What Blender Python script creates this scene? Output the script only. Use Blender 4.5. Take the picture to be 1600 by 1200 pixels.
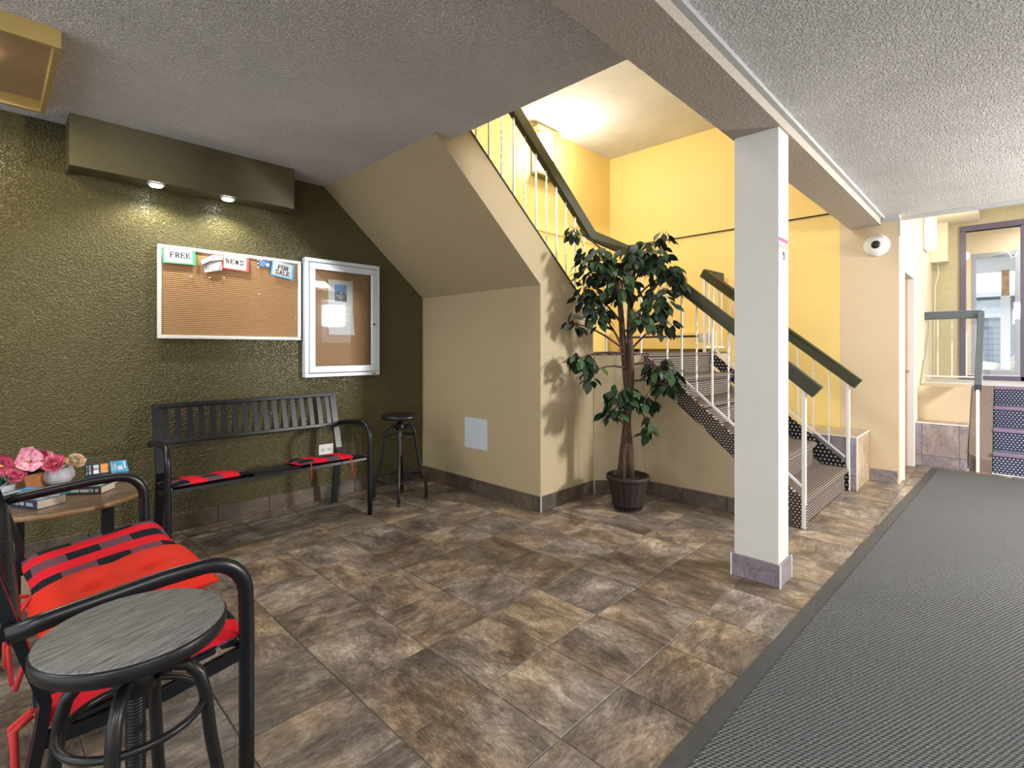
import bpy, bmesh, math, random
from math import pi, sin, cos, radians, sqrt
from mathutils import Vector, Matrix
random.seed(7)
for o in list(bpy.data.objects):
    bpy.data.objects.remove(o)
SC = bpy.context.scene
COL = SC.collection

# ------------------------------------------------------------------ camera
AZ = 44.168
cam = bpy.data.cameras.new('camera')
cam.sensor_width = 36.0
cam.lens = 36.0 * 793.7 / 1600
cam.shift_y = -55.0 / 1600
cam.clip_start = 0.02
cam_o = bpy.data.objects.new('camera', cam)
cam_o.location = (0, 0, 1.1716)
cam_o.rotation_euler = (pi / 2, 0, radians(AZ - 90))
COL.objects.link(cam_o)
SC.camera = cam_o

# ------------------------------------------------------------------ world, exposure, lights
SC.view_settings.view_transform = 'Standard'
SC.view_settings.look = 'None'
SC.view_settings.exposure = 0.25
SC.view_settings.gamma = 1.0
SC.view_settings.use_curve_mapping = False
W = bpy.data.worlds.new('world')
SC.world = W
W.use_nodes = True
W.node_tree.nodes['Background'].inputs[0].default_value = (0.92, 0.96, 1.0, 1)
W.node_tree.nodes['Background'].inputs[1].default_value = 1.9


def area(name, loc, target, size, power, color=(1, 1, 1), size_y=None):
    l = bpy.data.lights.new(name, 'AREA')
    l.shape = 'RECTANGLE'
    l.size = size
    l.size_y = size_y or size
    l.energy = power
    l.color = color
    o = bpy.data.objects.new(name, l)
    o.location = loc
    o.rotation_euler = (Vector(target) - Vector(loc)).to_track_quat('-Z', 'Y').to_euler()
    COL.objects.link(o)
    return o


def point(name, loc, power, radius, color=(1, 1, 1)):
    l = bpy.data.lights.new(name, 'POINT')
    l.energy = power
    l.shadow_soft_size = radius
    l.color = color
    o = bpy.data.objects.new(name, l)
    o.location = loc
    COL.objects.link(o)
    return o


def spot(name, loc, target, power, angle, blend, radius, color):
    l = bpy.data.lights.new(name, 'SPOT')
    l.energy = power
    l.spot_size = radians(angle)
    l.spot_blend = blend
    l.shadow_soft_size = radius
    l.color = color
    o = bpy.data.objects.new(name, l)
    o.location = loc
    o.rotation_euler = (Vector(target) - Vector(loc)).to_track_quat('-Z', 'Y').to_euler()
    COL.objects.link(o)
    return o


# daylight through the lobby's side window (its opening is in wall_right)
area('side_window_daylight', (5.0, -2.5, 1.86), (3.1, 1.8, 1.3), 0.42, 230, (1.0, 0.97, 0.92), 0.42)
# lobby ceiling lamps behind and beside the camera
area('lobby_ceiling_light', (0.4, -1.1, 2.30), (0.4, -1.1, 0), 0.9, 36, (1.0, 0.96, 0.93))
area('lobby_ceiling_light', (3.9, -1.1, 2.30), (3.9, -1.1, 0), 0.9, 26, (1.0, 0.95, 0.93))
# unseen fill lamps added behind the camera to brighten column and seating
area('rear_fill_light', (-1.3, -0.6, 2.30), (-0.1, -0.6, 1.5), 0.9, 46, (0.97, 0.98, 1.0))
area('seating_fill_light', (-1.4, 2.0, 2.40), (-0.8, 1.9, 1.4), 0.9, 30, (1.0, 0.97, 0.92))
# tray lamp over the seats
area('tray_lamp_light', (-0.12, 3.05, 2.38), (-0.12, 3.05, 0), 0.30, 14, (1.0, 0.86, 0.62))
# two pucks under the wall box
spot('puck_light', (0.70, 3.66, 2.125), (0.70, 3.62, 0), 15, 150, 0.6, 0.02, (1.0, 1.0, 0.92))
spot('puck_light', (1.094, 3.66, 2.125), (1.094, 3.62, 0), 15, 150, 0.6, 0.02, (1.0, 1.0, 0.92))
# stairwell sconce and entry sconce
point('stairwell_sconce_light', (4.18, 3.34, 3.28), 21, 0.10, (1.0, 0.95, 0.84))
# added fill lamp hidden above the seating ceiling, evens out the yellow walls
area('stairwell_fill_light', (2.5, 2.1, 3.45), (5.2, 2.6, 2.2), 0.8, 52, (1.0, 0.96, 0.90))
point('entry_sconce_light', (7.5, 0.40, 2.42), 3, 0.06, (1.0, 0.90, 0.72))
area('vestibule_fill_light', (9.2, -0.6, 2.9), (9.2, -0.6, 0), 0.8, 45, (1.0, 0.98, 0.95))  # added fill to brighten the dark vestibule
area('entry_ceiling_light', (7.2, -0.7, 2.88), (7.2, -0.7, 0), 0.8, 20, (1.0, 0.97, 0.95))


# ------------------------------------------------------------------ materials
def _n(nt, t, **kw):
    n = nt.nodes.new(t)
    for k, v in kw.items():
        setattr(n, k, v)
    return n


class Mat:
    """a node material: principled with helpers to wire colour and bump"""
    def __init__(s, name, col, rough=0.5, metal=0.0, spec=0.5):
        s.m = bpy.data.materials.new(name)
        s.m.use_nodes = True
        s.nt = s.m.node_tree
        s.p = s.nt.nodes['Principled BSDF']
        s.p.inputs['Base Color'].default_value = (*col, 1)
        s.p.inputs['Roughness'].default_value = rough
        s.p.inputs['Metallic'].default_value = metal
        s.p.inputs['Specular IOR Level'].default_value = spec
        s.tc = None

    def link(s, a, b):
        s.nt.links.new(a, b)

    def coord(s, kind='Object'):
        if s.tc is None:
            s.tc = _n(s.nt, 'ShaderNodeTexCoord')
        return s.tc.outputs[kind]

    def mapping(s, scale=(1, 1, 1), rot=(0, 0, 0), src=None):
        mp = _n(s.nt, 'ShaderNodeMapping')
        mp.inputs['Scale'].default_value = scale
        mp.inputs['Rotation'].default_value = rot
        s.link(src or s.coord(), mp.inputs['Vector'])
        return mp.outputs[0]

    def rnd_offset(s, src, amt=37.0):
        oi = _n(s.nt, 'ShaderNodeObjectInfo')
        m = _n(s.nt, 'ShaderNodeMath', operation='MULTIPLY')
        m.inputs[1].default_value = amt
        s.link(oi.outputs['Random'], m.inputs[0])
        a = _n(s.nt, 'ShaderNodeVectorMath', operation='ADD')
        s.link(src, a.inputs[0])
        s.link(m.outputs[0], a.inputs[1])
        return a.outputs[0], oi.outputs['Random']

    def noise(s, vec, scale, detail=3.0, rough=0.55, dist=0.0):
        n = _n(s.nt, 'ShaderNodeTexNoise')
        n.inputs['Scale'].default_value = scale
        n.inputs['Detail'].default_value = detail
        n.inputs['Roughness'].default_value = rough
        n.inputs['Distortion'].default_value = dist
        s.link(vec, n.inputs['Vector'])
        return n.outputs['Fac']

    def voronoi(s, vec, scale, feature='F1'):
        n = _n(s.nt, 'ShaderNodeTexVoronoi', feature=feature)
        n.inputs['Scale'].default_value = scale
        s.link(vec, n.inputs['Vector'])
        return n.outputs['Distance']

    def ramp(s, fac, stops):
        r = _n(s.nt, 'ShaderNodeValToRGB')
        el = r.color_ramp.elements
        while len(el) < len(stops):
            el.new(0.5)
        for e, (p, c) in zip(el, stops):
            e.position = p
            e.color = (*c, 1) if len(c) == 3 else c
        s.link(fac, r.inputs[0])
        return r.outputs[0]

    def math(s, op, a, b=None, clamp=False):
        n = _n(s.nt, 'ShaderNodeMath', operation=op, use_clamp=clamp)
        for i, x in enumerate((a, b)):
            if x is None:
                continue
            if isinstance(x, (int, float)):
                n.inputs[i].default_value = x
            else:
                s.link(x, n.inputs[i])
        return n.outputs[0]

    def mix(s, fac, a, b, blend='MIX'):
        n = _n(s.nt, 'ShaderNodeMix', data_type='RGBA', blend_type=blend)
        for sock, x in ((n.inputs['Factor'], fac), (n.inputs['A'], a), (n.inputs['B'], b)):
            if isinstance(x, (int, float)):
                sock.default_value = x
            elif isinstance(x, tuple):
                sock.default_value = (*x, 1)
            else:
                s.link(x, sock)
        if n.inputs[0].is_linked is False and isinstance(fac, (int, float)):
            n.inputs[0].default_value = fac
        return n.outputs['Result']

    def sep(s, vec):
        n = _n(s.nt, 'ShaderNodeSeparateXYZ')
        s.link(vec, n.inputs[0])
        return n.outputs

    def color(s, c):
        s.link(c, s.p.inputs['Base Color'])

    def rough(s, c):
        s.link(c, s.p.inputs['Roughness'])

    def bump(s, h, strength=0.3, dist=0.01):
        b = _n(s.nt, 'ShaderNodeBump')
        b.inputs['Strength'].default_value = strength
        b.inputs['Distance'].default_value = dist
        s.link(h, b.inputs['Height'])
        s.link(b.outputs[0], s.p.inputs['Normal'])


def plain(name, col, rough=0.5, metal=0.0, var=0.06, scale=18.0, bump=0.0, bscale=60.0, bdist=0.004):
    """colour with slight mottling and optional fine relief"""
    m = Mat(name, col, rough, metal)
    v = m.coord()
    f = m.noise(v, scale, 3)
    lo = tuple(max(0, c * (1 - var)) for c in col)
    hi = tuple(min(1, c * (1 + var)) for c in col)
    m.color(m.ramp(f, [(0.3, lo), (0.7, hi)]))
    if bump:
        m.bump(m.noise(v, bscale, 2), bump, bdist)
    return m.m


def emis(name, col, strength):
    m = Mat(name, col, 0.4)
    m.p.inputs['Emission Color'].default_value = (*col, 1)
    m.p.inputs['Emission Strength'].default_value = strength
    return m.m


def textured_paint(name, col, rough, scale, strength, dist, var=0.05):
    m = Mat(name, col, rough)
    v = m.coord()
    h1 = m.noise(v, scale, 2.0, 0.5)
    h = m.ramp(h1, [(0.42, (0, 0, 0)), (0.62, (1, 1, 1))])
    m.bump(h, strength, dist)
    f = m.noise(v, 3.0, 2)
    lo = tuple(c * (1 - var) for c in col)
    hi = tuple(min(1, c * (1 + var)) for c in col)
    m.color(m.ramp(f, [(0.3, lo), (0.7, hi)]))
    return m.m


M = {}
M['green'] = textured_paint('olive_orange_peel_paint', (0.098, 0.082, 0.029), 0.34, 98, 1.0, 0.007)
M['green_smooth'] = plain('olive_smooth_paint', (0.085, 0.073, 0.032), 0.5, bump=0.03)
M['ceiling'] = textured_paint('stippled_ceiling', (0.83, 0.815, 0.815), 0.9, 105, 1.0, 0.013)
M['ceiling_hall'] = textured_paint('stippled_hall_ceiling', (0.74, 0.73, 0.71), 0.9, 115, 0.6, 0.007)
M['yellow'] = textured_paint('yellow_paint', (0.80, 0.60, 0.205), 0.55, 110, 0.10, 0.003, 0.02)
M['tan'] = textured_paint('tan_paint', (0.40, 0.325, 0.20), 0.55, 100, 0.14, 0.003, 0.02)
M['beige'] = textured_paint('beige_paint', (0.62, 0.50, 0.34), 0.55, 100, 0.16, 0.003, 0.02)  # also on the far wall's end, where it imitates a shift of light
M['cream'] = textured_paint('cream_paint', (0.70, 0.62, 0.46), 0.55, 100, 0.10, 0.003, 0.02)
M['offwhite'] = textured_paint('offwhite_paint', (0.66, 0.645, 0.61), 0.55, 120, 0.25, 0.004, 0.02)
M['taupe'] = textured_paint('taupe_beam_paint', (0.44, 0.385, 0.33), 0.6, 90, 0.35, 0.005, 0.02)
M['black'] = plain('black_powder_coat', (0.004, 0.005, 0.008), 0.33, 0.0, 0.1)
M['blackiron'] = plain('dark_iron', (0.012, 0.012, 0.013), 0.36, 0.3, 0.15)
M['white'] = plain('white_enamel', (0.78, 0.78, 0.76), 0.4, 0, 0.02)
M['alu'] = plain('brushed_aluminium', (0.70, 0.72, 0.75), 0.35, 0.35, 0.04)
M['bluegrey'] = plain('blue_white_metal', (0.62, 0.68, 0.76), 0.35, 0.2, 0.03)
M['rail'] = plain('olive_black_handrail_vinyl', (0.034, 0.034, 0.012), 0.45, 0, 0.08)
M['railgrey'] = plain('slate_handrail_vinyl', (0.085, 0.10, 0.12), 0.4, 0, 0.06)
M['dark'] = plain('near_black', (0.01, 0.01, 0.012), 0.5)
M['trimgrey'] = plain('grey_strip', (0.45, 0.45, 0.46), 0.5)
M['grout'] = plain('grout', (0.17, 0.155, 0.14), 0.8, 0, 0.12)


def tile_mat(name, stops, scale=2.6, rough=0.36):
    m = Mat(name, (0.2, 0.17, 0.13), rough)
    src, r = m.rnd_offset(m.coord())
    st = m.mapping((1.0, 1.6, 1.0), src=src)
    big = m.noise(st, scale * 1.5, 10, 0.70, 0.45)
    fine = m.noise(m.mapping((1, 2.6, 1), src=src), scale * 9, 7, 0.75, 1.0)
    f = m.math('ADD', m.math('MULTIPLY', big, 0.66), m.math('MULTIPLY', fine, 0.34))
    f = m.math('ADD', f, m.math('MULTIPLY', m.math('SUBTRACT', r, 0.5), 0.05))
    c = m.ramp(f, stops)
    hue = m.noise(src, 1.7, 2)
    warm = m.ramp(hue, [(0.40, (0, 0, 0)), (0.62, (1, 1, 1))])
    c = m.mix(warm, c, m.mix(1.0, c, (1.12, 1.0, 0.80), 'MULTIPLY'))
    vein = m.math('ABSOLUTE', m.math('SUBTRACT', m.noise(m.mapping((1, 1.8, 1), src=src), 5.5, 6, 0.62, 0.8), 0.5))
    c = m.mix(m.ramp(vein, [(0.0, (0.55, 0.55, 0.55)), (0.03, (0, 0, 0))]), c, m.mix(1.0, c, (0.45, 0.42, 0.40), 'MULTIPLY'))
    m.color(c)
    m.rough(m.ramp(fine, [(0.3, (0.30, 0.30, 0.30)), (0.7, (0.50, 0.50, 0.50))]))
    m.bump(f, 0.35, 0.008)
    return m.m


M['tile'] = tile_mat('slate_look_porcelain', [(0.33, (0.038, 0.030, 0.025)), (0.43, (0.090, 0.073, 0.061)), (0.50, (0.160, 0.131, 0.110)),
                                             (0.57, (0.275, 0.234, 0.197)), (0.66, (0.50, 0.45, 0.395))])
M['tile_dark'] = tile_mat('dark_skirting_porcelain', [(0.30, (0.030, 0.025, 0.021)), (0.5, (0.085, 0.068, 0.056)), (0.7, (0.16, 0.135, 0.115))])
M['tile_grey'] = tile_mat('violet_grey_porcelain', [(0.30, (0.14, 0.125, 0.150)), (0.5, (0.25, 0.225, 0.265)), (0.7, (0.40, 0.37, 0.42))], 3.0)
M['tile_tan'] = tile_mat('tan_plank_porcelain', [(0.30, (0.19, 0.14, 0.105)), (0.5, (0.34, 0.265, 0.205)), (0.7, (0.52, 0.44, 0.36))], 3.0)


def mat_weave():
    m = Mat('charcoal_entrance_mat', (0.05, 0.052, 0.055), 0.9, 0, 0.2)
    v = m.mapping((105, 105, 105), (0, 0, radians(45)))
    x, y, z = m.sep(v)
    a = m.math('SINE', m.math('MULTIPLY', x, 2.2))
    b = m.math('SINE', m.math('MULTIPLY', y, 4.4))
    h = m.math('MULTIPLY', a, b)
    h = m.math('ADD', h, m.math('MULTIPLY', m.math('SUBTRACT', m.noise(v, 0.9, 2), 0.3), 1.6))
    c = m.ramp(m.math('MULTIPLY', m.math('ADD', h, 1.0), 0.45), [(0.2, (0.022, 0.023, 0.026)), (0.55, (0.085, 0.088, 0.09)), (0.95, (0.20, 0.205, 0.21))])
    big = m.noise(m.coord(), 1.3, 2)
    m.color(m.mix(m.ramp(big, [(0.35, (0, 0, 0)), (0.7, (0.35, 0.35, 0.35))]), c, (0.085, 0.088, 0.095)))
    m.bump(h, 0.6, 0.006)
    return m.m


M['mat'] = mat_weave()
M['rubber'] = plain('black_rubber_edge', (0.045, 0.048, 0.05), 0.5, 0, 0.15)


def carpet(name, dark, light, kx, ky, thr, axis='yz'):
    """woven stair carpet: dashes of light yarn on dark"""
    m = Mat(name, dark, 0.95, 0, 0.1)
    x, y, z = m.sep(m.coord())
    s = m.math('ADD', y, z) if axis == 'yz' else m.math('ADD', x, z)
    u = x if axis == 'yz' else y
    if axis == 'side':
        s, u = z, y
    row = m.math('FLOOR', m.math('MULTIPLY', s, ky / pi))
    ph = m.math('MULTIPLY', row, pi / 2)
    a = m.math('SINE', m.math('ADD', m.math('MULTIPLY', u, kx), ph))
    b = m.math('SINE', m.math('MULTIPLY', s, ky))
    h = m.math('MULTIPLY', m.math('ABSOLUTE', a), m.math('ABSOLUTE', b))
    h2 = m.math('ADD', h, m.math('MULTIPLY', m.math('SUBTRACT', m.noise(m.coord(), 160, 2), 0.5), 0.25))
    m.color(m.ramp(h2, [(thr - 0.08, dark), (thr + 0.08, light)]))
    m.bump(h2, 0.5, 0.005)
    return m.m


M['carpet'] = carpet('brown_dash_stair_carpet', (0.030, 0.024, 0.025), (0.34, 0.28, 0.23), 130, 170, 0.52)
M['carpet_side'] = carpet('brown_dash_curb_carpet', (0.030, 0.024, 0.025), (0.34, 0.28, 0.23), 130, 170, 0.52, 'side')
M['carpet_dot'] = carpet('black_dot_stair_carpet', (0.018, 0.016, 0.020), (0.42, 0.38, 0.34), 100, 100, 0.74, 'side')
M['carpet_blue'] = carpet('navy_dot_stair_carpet', (0.030, 0.034, 0.075), (0.36, 0.38, 0.46), 115, 140, 0.60, 'xz')
M['carpet_strip'] = carpet('brown_dash_entry_carpet', (0.045, 0.034, 0.034), (0.50, 0.40, 0.33), 260, 210, 0.50, 'xz')
M['nosing'] = plain('violet_metal_nosing', (0.26, 0.19, 0.29), 0.35, 0.3)


def wood(name, a, b, c, scale=9.0, stretch=(1, 9, 9), rough=0.45, bump=0.25):
    m = Mat(name, b, rough)
    v = m.mapping(stretch)
    f = m.noise(v, scale, 5, 0.65, 1.2)
    m.color(m.ramp(f, [(0.3, a), (0.5, b), (0.72, c)]))
    m.bump(f, bump, 0.004)
    return m.m


M['walnut'] = wood('walnut_laminate', (0.045, 0.026, 0.016), (0.105, 0.064, 0.040), (0.23, 0.155, 0.10), 3.0, (1.2, 11, 6), 0.32)
M['edgewood'] = wood('pale_table_edge', (0.16, 0.085, 0.035), (0.24, 0.135, 0.06), (0.32, 0.19, 0.09), 6.0)
M['greywood'] = wood('grey_grained_wood', (0.025, 0.025, 0.025), (0.13, 0.13, 0.128), (0.215, 0.215, 0.21), 6.0, (2.2, 30, 3), 0.42, 0.5)
M['darkwood'] = wood('dark_barrel_wood', (0.008, 0.004, 0.003), (0.018, 0.009, 0.006), (0.030, 0.015, 0.010), 8.0, (9, 9, 1), 0.65)
M['bark'] = wood('brown_bark', (0.025, 0.013, 0.008), (0.062, 0.032, 0.019), (0.13, 0.075, 0.046), 14.0, (6, 6, 0.8), 0.8, 0.8)
M['doorwood'] = wood('brown_door_wood', (0.22, 0.125, 0.07), (0.30, 0.18, 0.11), (0.38, 0.24, 0.15), 4.0, (8, 8, 1), 0.4, 0.05)
M['cardboard'] = plain('brown_cardboard', (0.42, 0.28, 0.17), 0.85)


def cork(name, ribs):
    m = Mat(name, (0.45, 0.25, 0.11), 0.85)
    v = m.coord()
    f = m.noise(v, 220, 3)
    c = m.ramp(f, [(0.3, (0.36, 0.195, 0.085)), (0.7, (0.52, 0.305, 0.145))])
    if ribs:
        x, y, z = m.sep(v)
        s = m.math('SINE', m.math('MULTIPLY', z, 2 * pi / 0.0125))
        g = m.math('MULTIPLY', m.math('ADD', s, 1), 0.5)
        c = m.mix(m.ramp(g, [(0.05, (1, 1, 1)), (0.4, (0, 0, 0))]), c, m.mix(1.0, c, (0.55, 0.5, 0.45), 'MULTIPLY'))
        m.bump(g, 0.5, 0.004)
    m.color(c)
    return m.m


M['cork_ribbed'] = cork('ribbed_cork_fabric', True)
M['cork'] = cork('smooth_cork', False)


def leafmat(name, a, b, c):
    m = Mat(name, b, 0.5, 0, 0.3)
    oi = _n(m.nt, 'ShaderNodeObjectInfo')
    f = m.math('ADD', m.math('MULTIPLY', oi.outputs['Random'], 0.75), m.math('MULTIPLY', m.noise(m.coord(), 60, 2), 0.3))
    m.color(m.ramp(f, [(0.1, a), (0.55, b), (0.98, c)]))
    return m.m


M['leaf'] = leafmat('ficus_leaf_green', (0.010, 0.022, 0.013), (0.018, 0.042, 0.020), (0.045, 0.105, 0.030))
M['leaf_bright'] = leafmat('bright_leaf_green', (0.05, 0.16, 0.03), (0.10, 0.27, 0.06), (0.22, 0.42, 0.10))
M['leaf_teal'] = plain('teal_leaf', (0.04, 0.13, 0.10), 0.5, 0, 0.2)
M['moss'] = plain('dark_potting_moss', (0.02, 0.035, 0.022), 0.9, 0, 0.4)


def petal(name, a, b, c):
    m = Mat(name, b, 0.6)
    f = m.noise(m.coord(), 55, 3)
    m.color(m.ramp(f, [(0.3, a), (0.5, b), (0.72, c)]))
    return m.m


M['pink'] = petal('pink_petals', (0.55, 0.05, 0.14), (0.78, 0.17, 0.28), (0.88, 0.48, 0.56))
M['palepink'] = petal('pale_pink_petals', (0.62, 0.10, 0.24), (0.80, 0.36, 0.48), (0.90, 0.66, 0.72))
M['crimson'] = petal('crimson_petals', (0.22, 0.01, 0.05), (0.42, 0.03, 0.10), (0.62, 0.12, 0.22))
M['mixpetal'] = petal('pink_green_petals', (0.72, 0.20, 0.30), (0.75, 0.62, 0.45), (0.35, 0.55, 0.08))
M['stamen'] = plain('yellow_stamen', (0.75, 0.42, 0.10), 0.6)
M['vase'] = plain('mottled_pale_stone', (0.50, 0.50, 0.53), 0.6, 0, 0.25, 25)
M['terracotta'] = plain('terracotta', (0.50, 0.20, 0.07), 0.7, 0, 0.15)
M['red'] = None


def red_cushion():
    m = Mat('orange_red_cotton', (0.80, 0.035, 0.012), 0.75, 0, 0.2)
    f = m.noise(m.coord(), 500, 2)
    m.color(m.ramp(f, [(0.3, (0.52, 0.018, 0.007)), (0.7, (0.66, 0.028, 0.011))]))
    m.bump(f, 0.15, 0.001)
    return m.m


M['red'] = red_cushion()
M['redtie'] = plain('red_tie', (0.55, 0.03, 0.03), 0.8)


def plaid(pb=0.172, pc=0.19, x0=0.129, y0=0.0):
    """buffalo check: red bands between bands of alternating black and grey-violet squares (local x along the bench, y across it)"""
    m = Mat('red_black_plaid', (0.6, 0.02, 0.03), 0.9, 0, 0.1)
    x, y, z = m.sep(m.coord())
    fx = m.math('FRACT', m.math('DIVIDE', m.math('ADD', y, 10 * pb + x0), pb))
    fy = m.math('FRACT', m.math('ADD', m.math('DIVIDE', m.math('ADD', x, 10 * pc + y0), pc), m.math('MULTIPLY', m.math('FLOOR', m.math('DIVIDE', m.math('ADD', y, 10 * pb + x0), pb)), 0.35)))
    band = m.math('GREATER_THAN', fx, 0.5)
    chk = m.math('GREATER_THAN', fy, 0.5)
    weave = m.math('SINE', m.math('MULTIPLY', m.math('ADD', x, y), 1400))
    grey = m.mix(m.math('GREATER_THAN', weave, 0.0), (0.055, 0.035, 0.055), (0.19, 0.075, 0.10))
    sq = m.mix(chk, (0.010, 0.014, 0.020), grey)
    nz = m.noise(m.coord(), 300, 2)
    redc = m.ramp(nz, [(0.3, (0.52, 0.010, 0.022)), (0.7, (0.66, 0.018, 0.034))])
    m.color(m.mix(band, redc, sq))
    m.bump(nz, 0.25, 0.002)
    return m.m


M['plaid'] = plaid()
M['plaid_near'] = plaid(x0=0.003)
M['paper'] = plain('white_paper', (0.66, 0.66, 0.65), 0.7, 0, 0.02)
M['pages'] = plain('cream_pages', (0.62, 0.54, 0.43), 0.8, 0, 0.06)
M['cardgreen'] = plain('green_card', (0.06, 0.42, 0.20), 0.6)
M['cardred'] = plain('red_card', (0.70, 0.09, 0.10), 0.6)
M['cardblue'] = plain('cyan_card', (0.05, 0.40, 0.68), 0.6)
M['navy'] = plain('navy_print', (0.015, 0.03, 0.075), 0.5)
M['blue'] = plain('blue_print', (0.02, 0.14, 0.38), 0.45, 0, 0.4, 14)
M['skyblue'] = plain('sky_blue_print', (0.05, 0.28, 0.52), 0.45, 0, 0.4, 25)
M['ink'] = plain('black_ink', (0.012, 0.012, 0.012), 0.6)
M['yellowink'] = plain('yellow_print', (0.72, 0.55, 0.10), 0.5)
M['orangeink'] = plain('flame_print', (0.75, 0.28, 0.08), 0.5, 0, 0.5, 30)
M['pinkink'] = plain('magenta_print', (0.68, 0.05, 0.22), 0.6)
M['teal'] = plain('teal_print', (0.03, 0.22, 0.20), 0.5)
M['purpleframe'] = plain('violet_grey_frame', (0.13, 0.11, 0.165), 0.4, 0.2)
M['greyframe'] = plain('grey_frame', (0.33, 0.34, 0.38), 0.4, 0.3)
M['snow'] = plain('snow_and_mud', (0.80, 0.80, 0.80), 0.9, 0, 0.15, 3, 0.6, 6, 0.05)
M['siding'] = plain('slate_siding', (0.20, 0.23, 0.27), 0.6)
M['rock'] = plain('dirty_snow_rock', (0.42, 0.35, 0.28), 0.9, 0, 0.4, 9, 0.8, 10, 0.05)
M['postwood'] = plain('orange_cedar', (0.55, 0.30, 0.14), 0.7, 0, 0.25)
M['lampglow'] = emis('glowing_white_glass', (1.0, 0.93, 0.80), 9.0)
M['puckglow'] = emis('glowing_puck_lens', (0.93, 1.0, 0.96), 40.0)
M['trayglow'] = emis('glowing_warm_glass', (1.0, 0.84, 0.55), 7.0)
M['entryglow'] = emis('glowing_entry_glass', (1.0, 0.95, 0.86), 2.2)
M['gold'] = plain('gold_trim', (0.46, 0.33, 0.12), 0.35, 0.2)
M['traybrown'] = plain('brown_tray', (0.36, 0.25, 0.15), 0.5)


def glass(name, tint=(1, 1, 1), refl=0.05):
    m = bpy.data.materials.new(name)
    m.use_nodes = True
    nt = m.node_tree
    nt.nodes.remove(nt.nodes['Principled BSDF'])
    out = nt.nodes['Material Output']
    tr = _n(nt, 'ShaderNodeBsdfTransparent')
    tr.inputs[0].default_value = (*tint, 1)
    gl = _n(nt, 'ShaderNodeBsdfGlossy')
    gl.inputs['Roughness'].default_value = 0.02
    fr = _n(nt, 'ShaderNodeFresnel')
    fr.inputs[0].default_value = 1.5
    ad = _n(nt, 'ShaderNodeMath', operation='ADD')
    ad.inputs[1].default_value = refl
    nt.links.new(fr.outputs[0], ad.inputs[0])
    mx = _n(nt, 'ShaderNodeMixShader')
    nt.links.new(ad.outputs[0], mx.inputs[0])
    nt.links.new(tr.outputs[0], mx.inputs[1])
    nt.links.new(gl.outputs[0], mx.inputs[2])
    nt.links.new(mx.outputs[0], out.inputs[0])
    return m


M['glass'] = glass('clear_glass', (0.97, 0.98, 0.98), 0.0)


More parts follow.
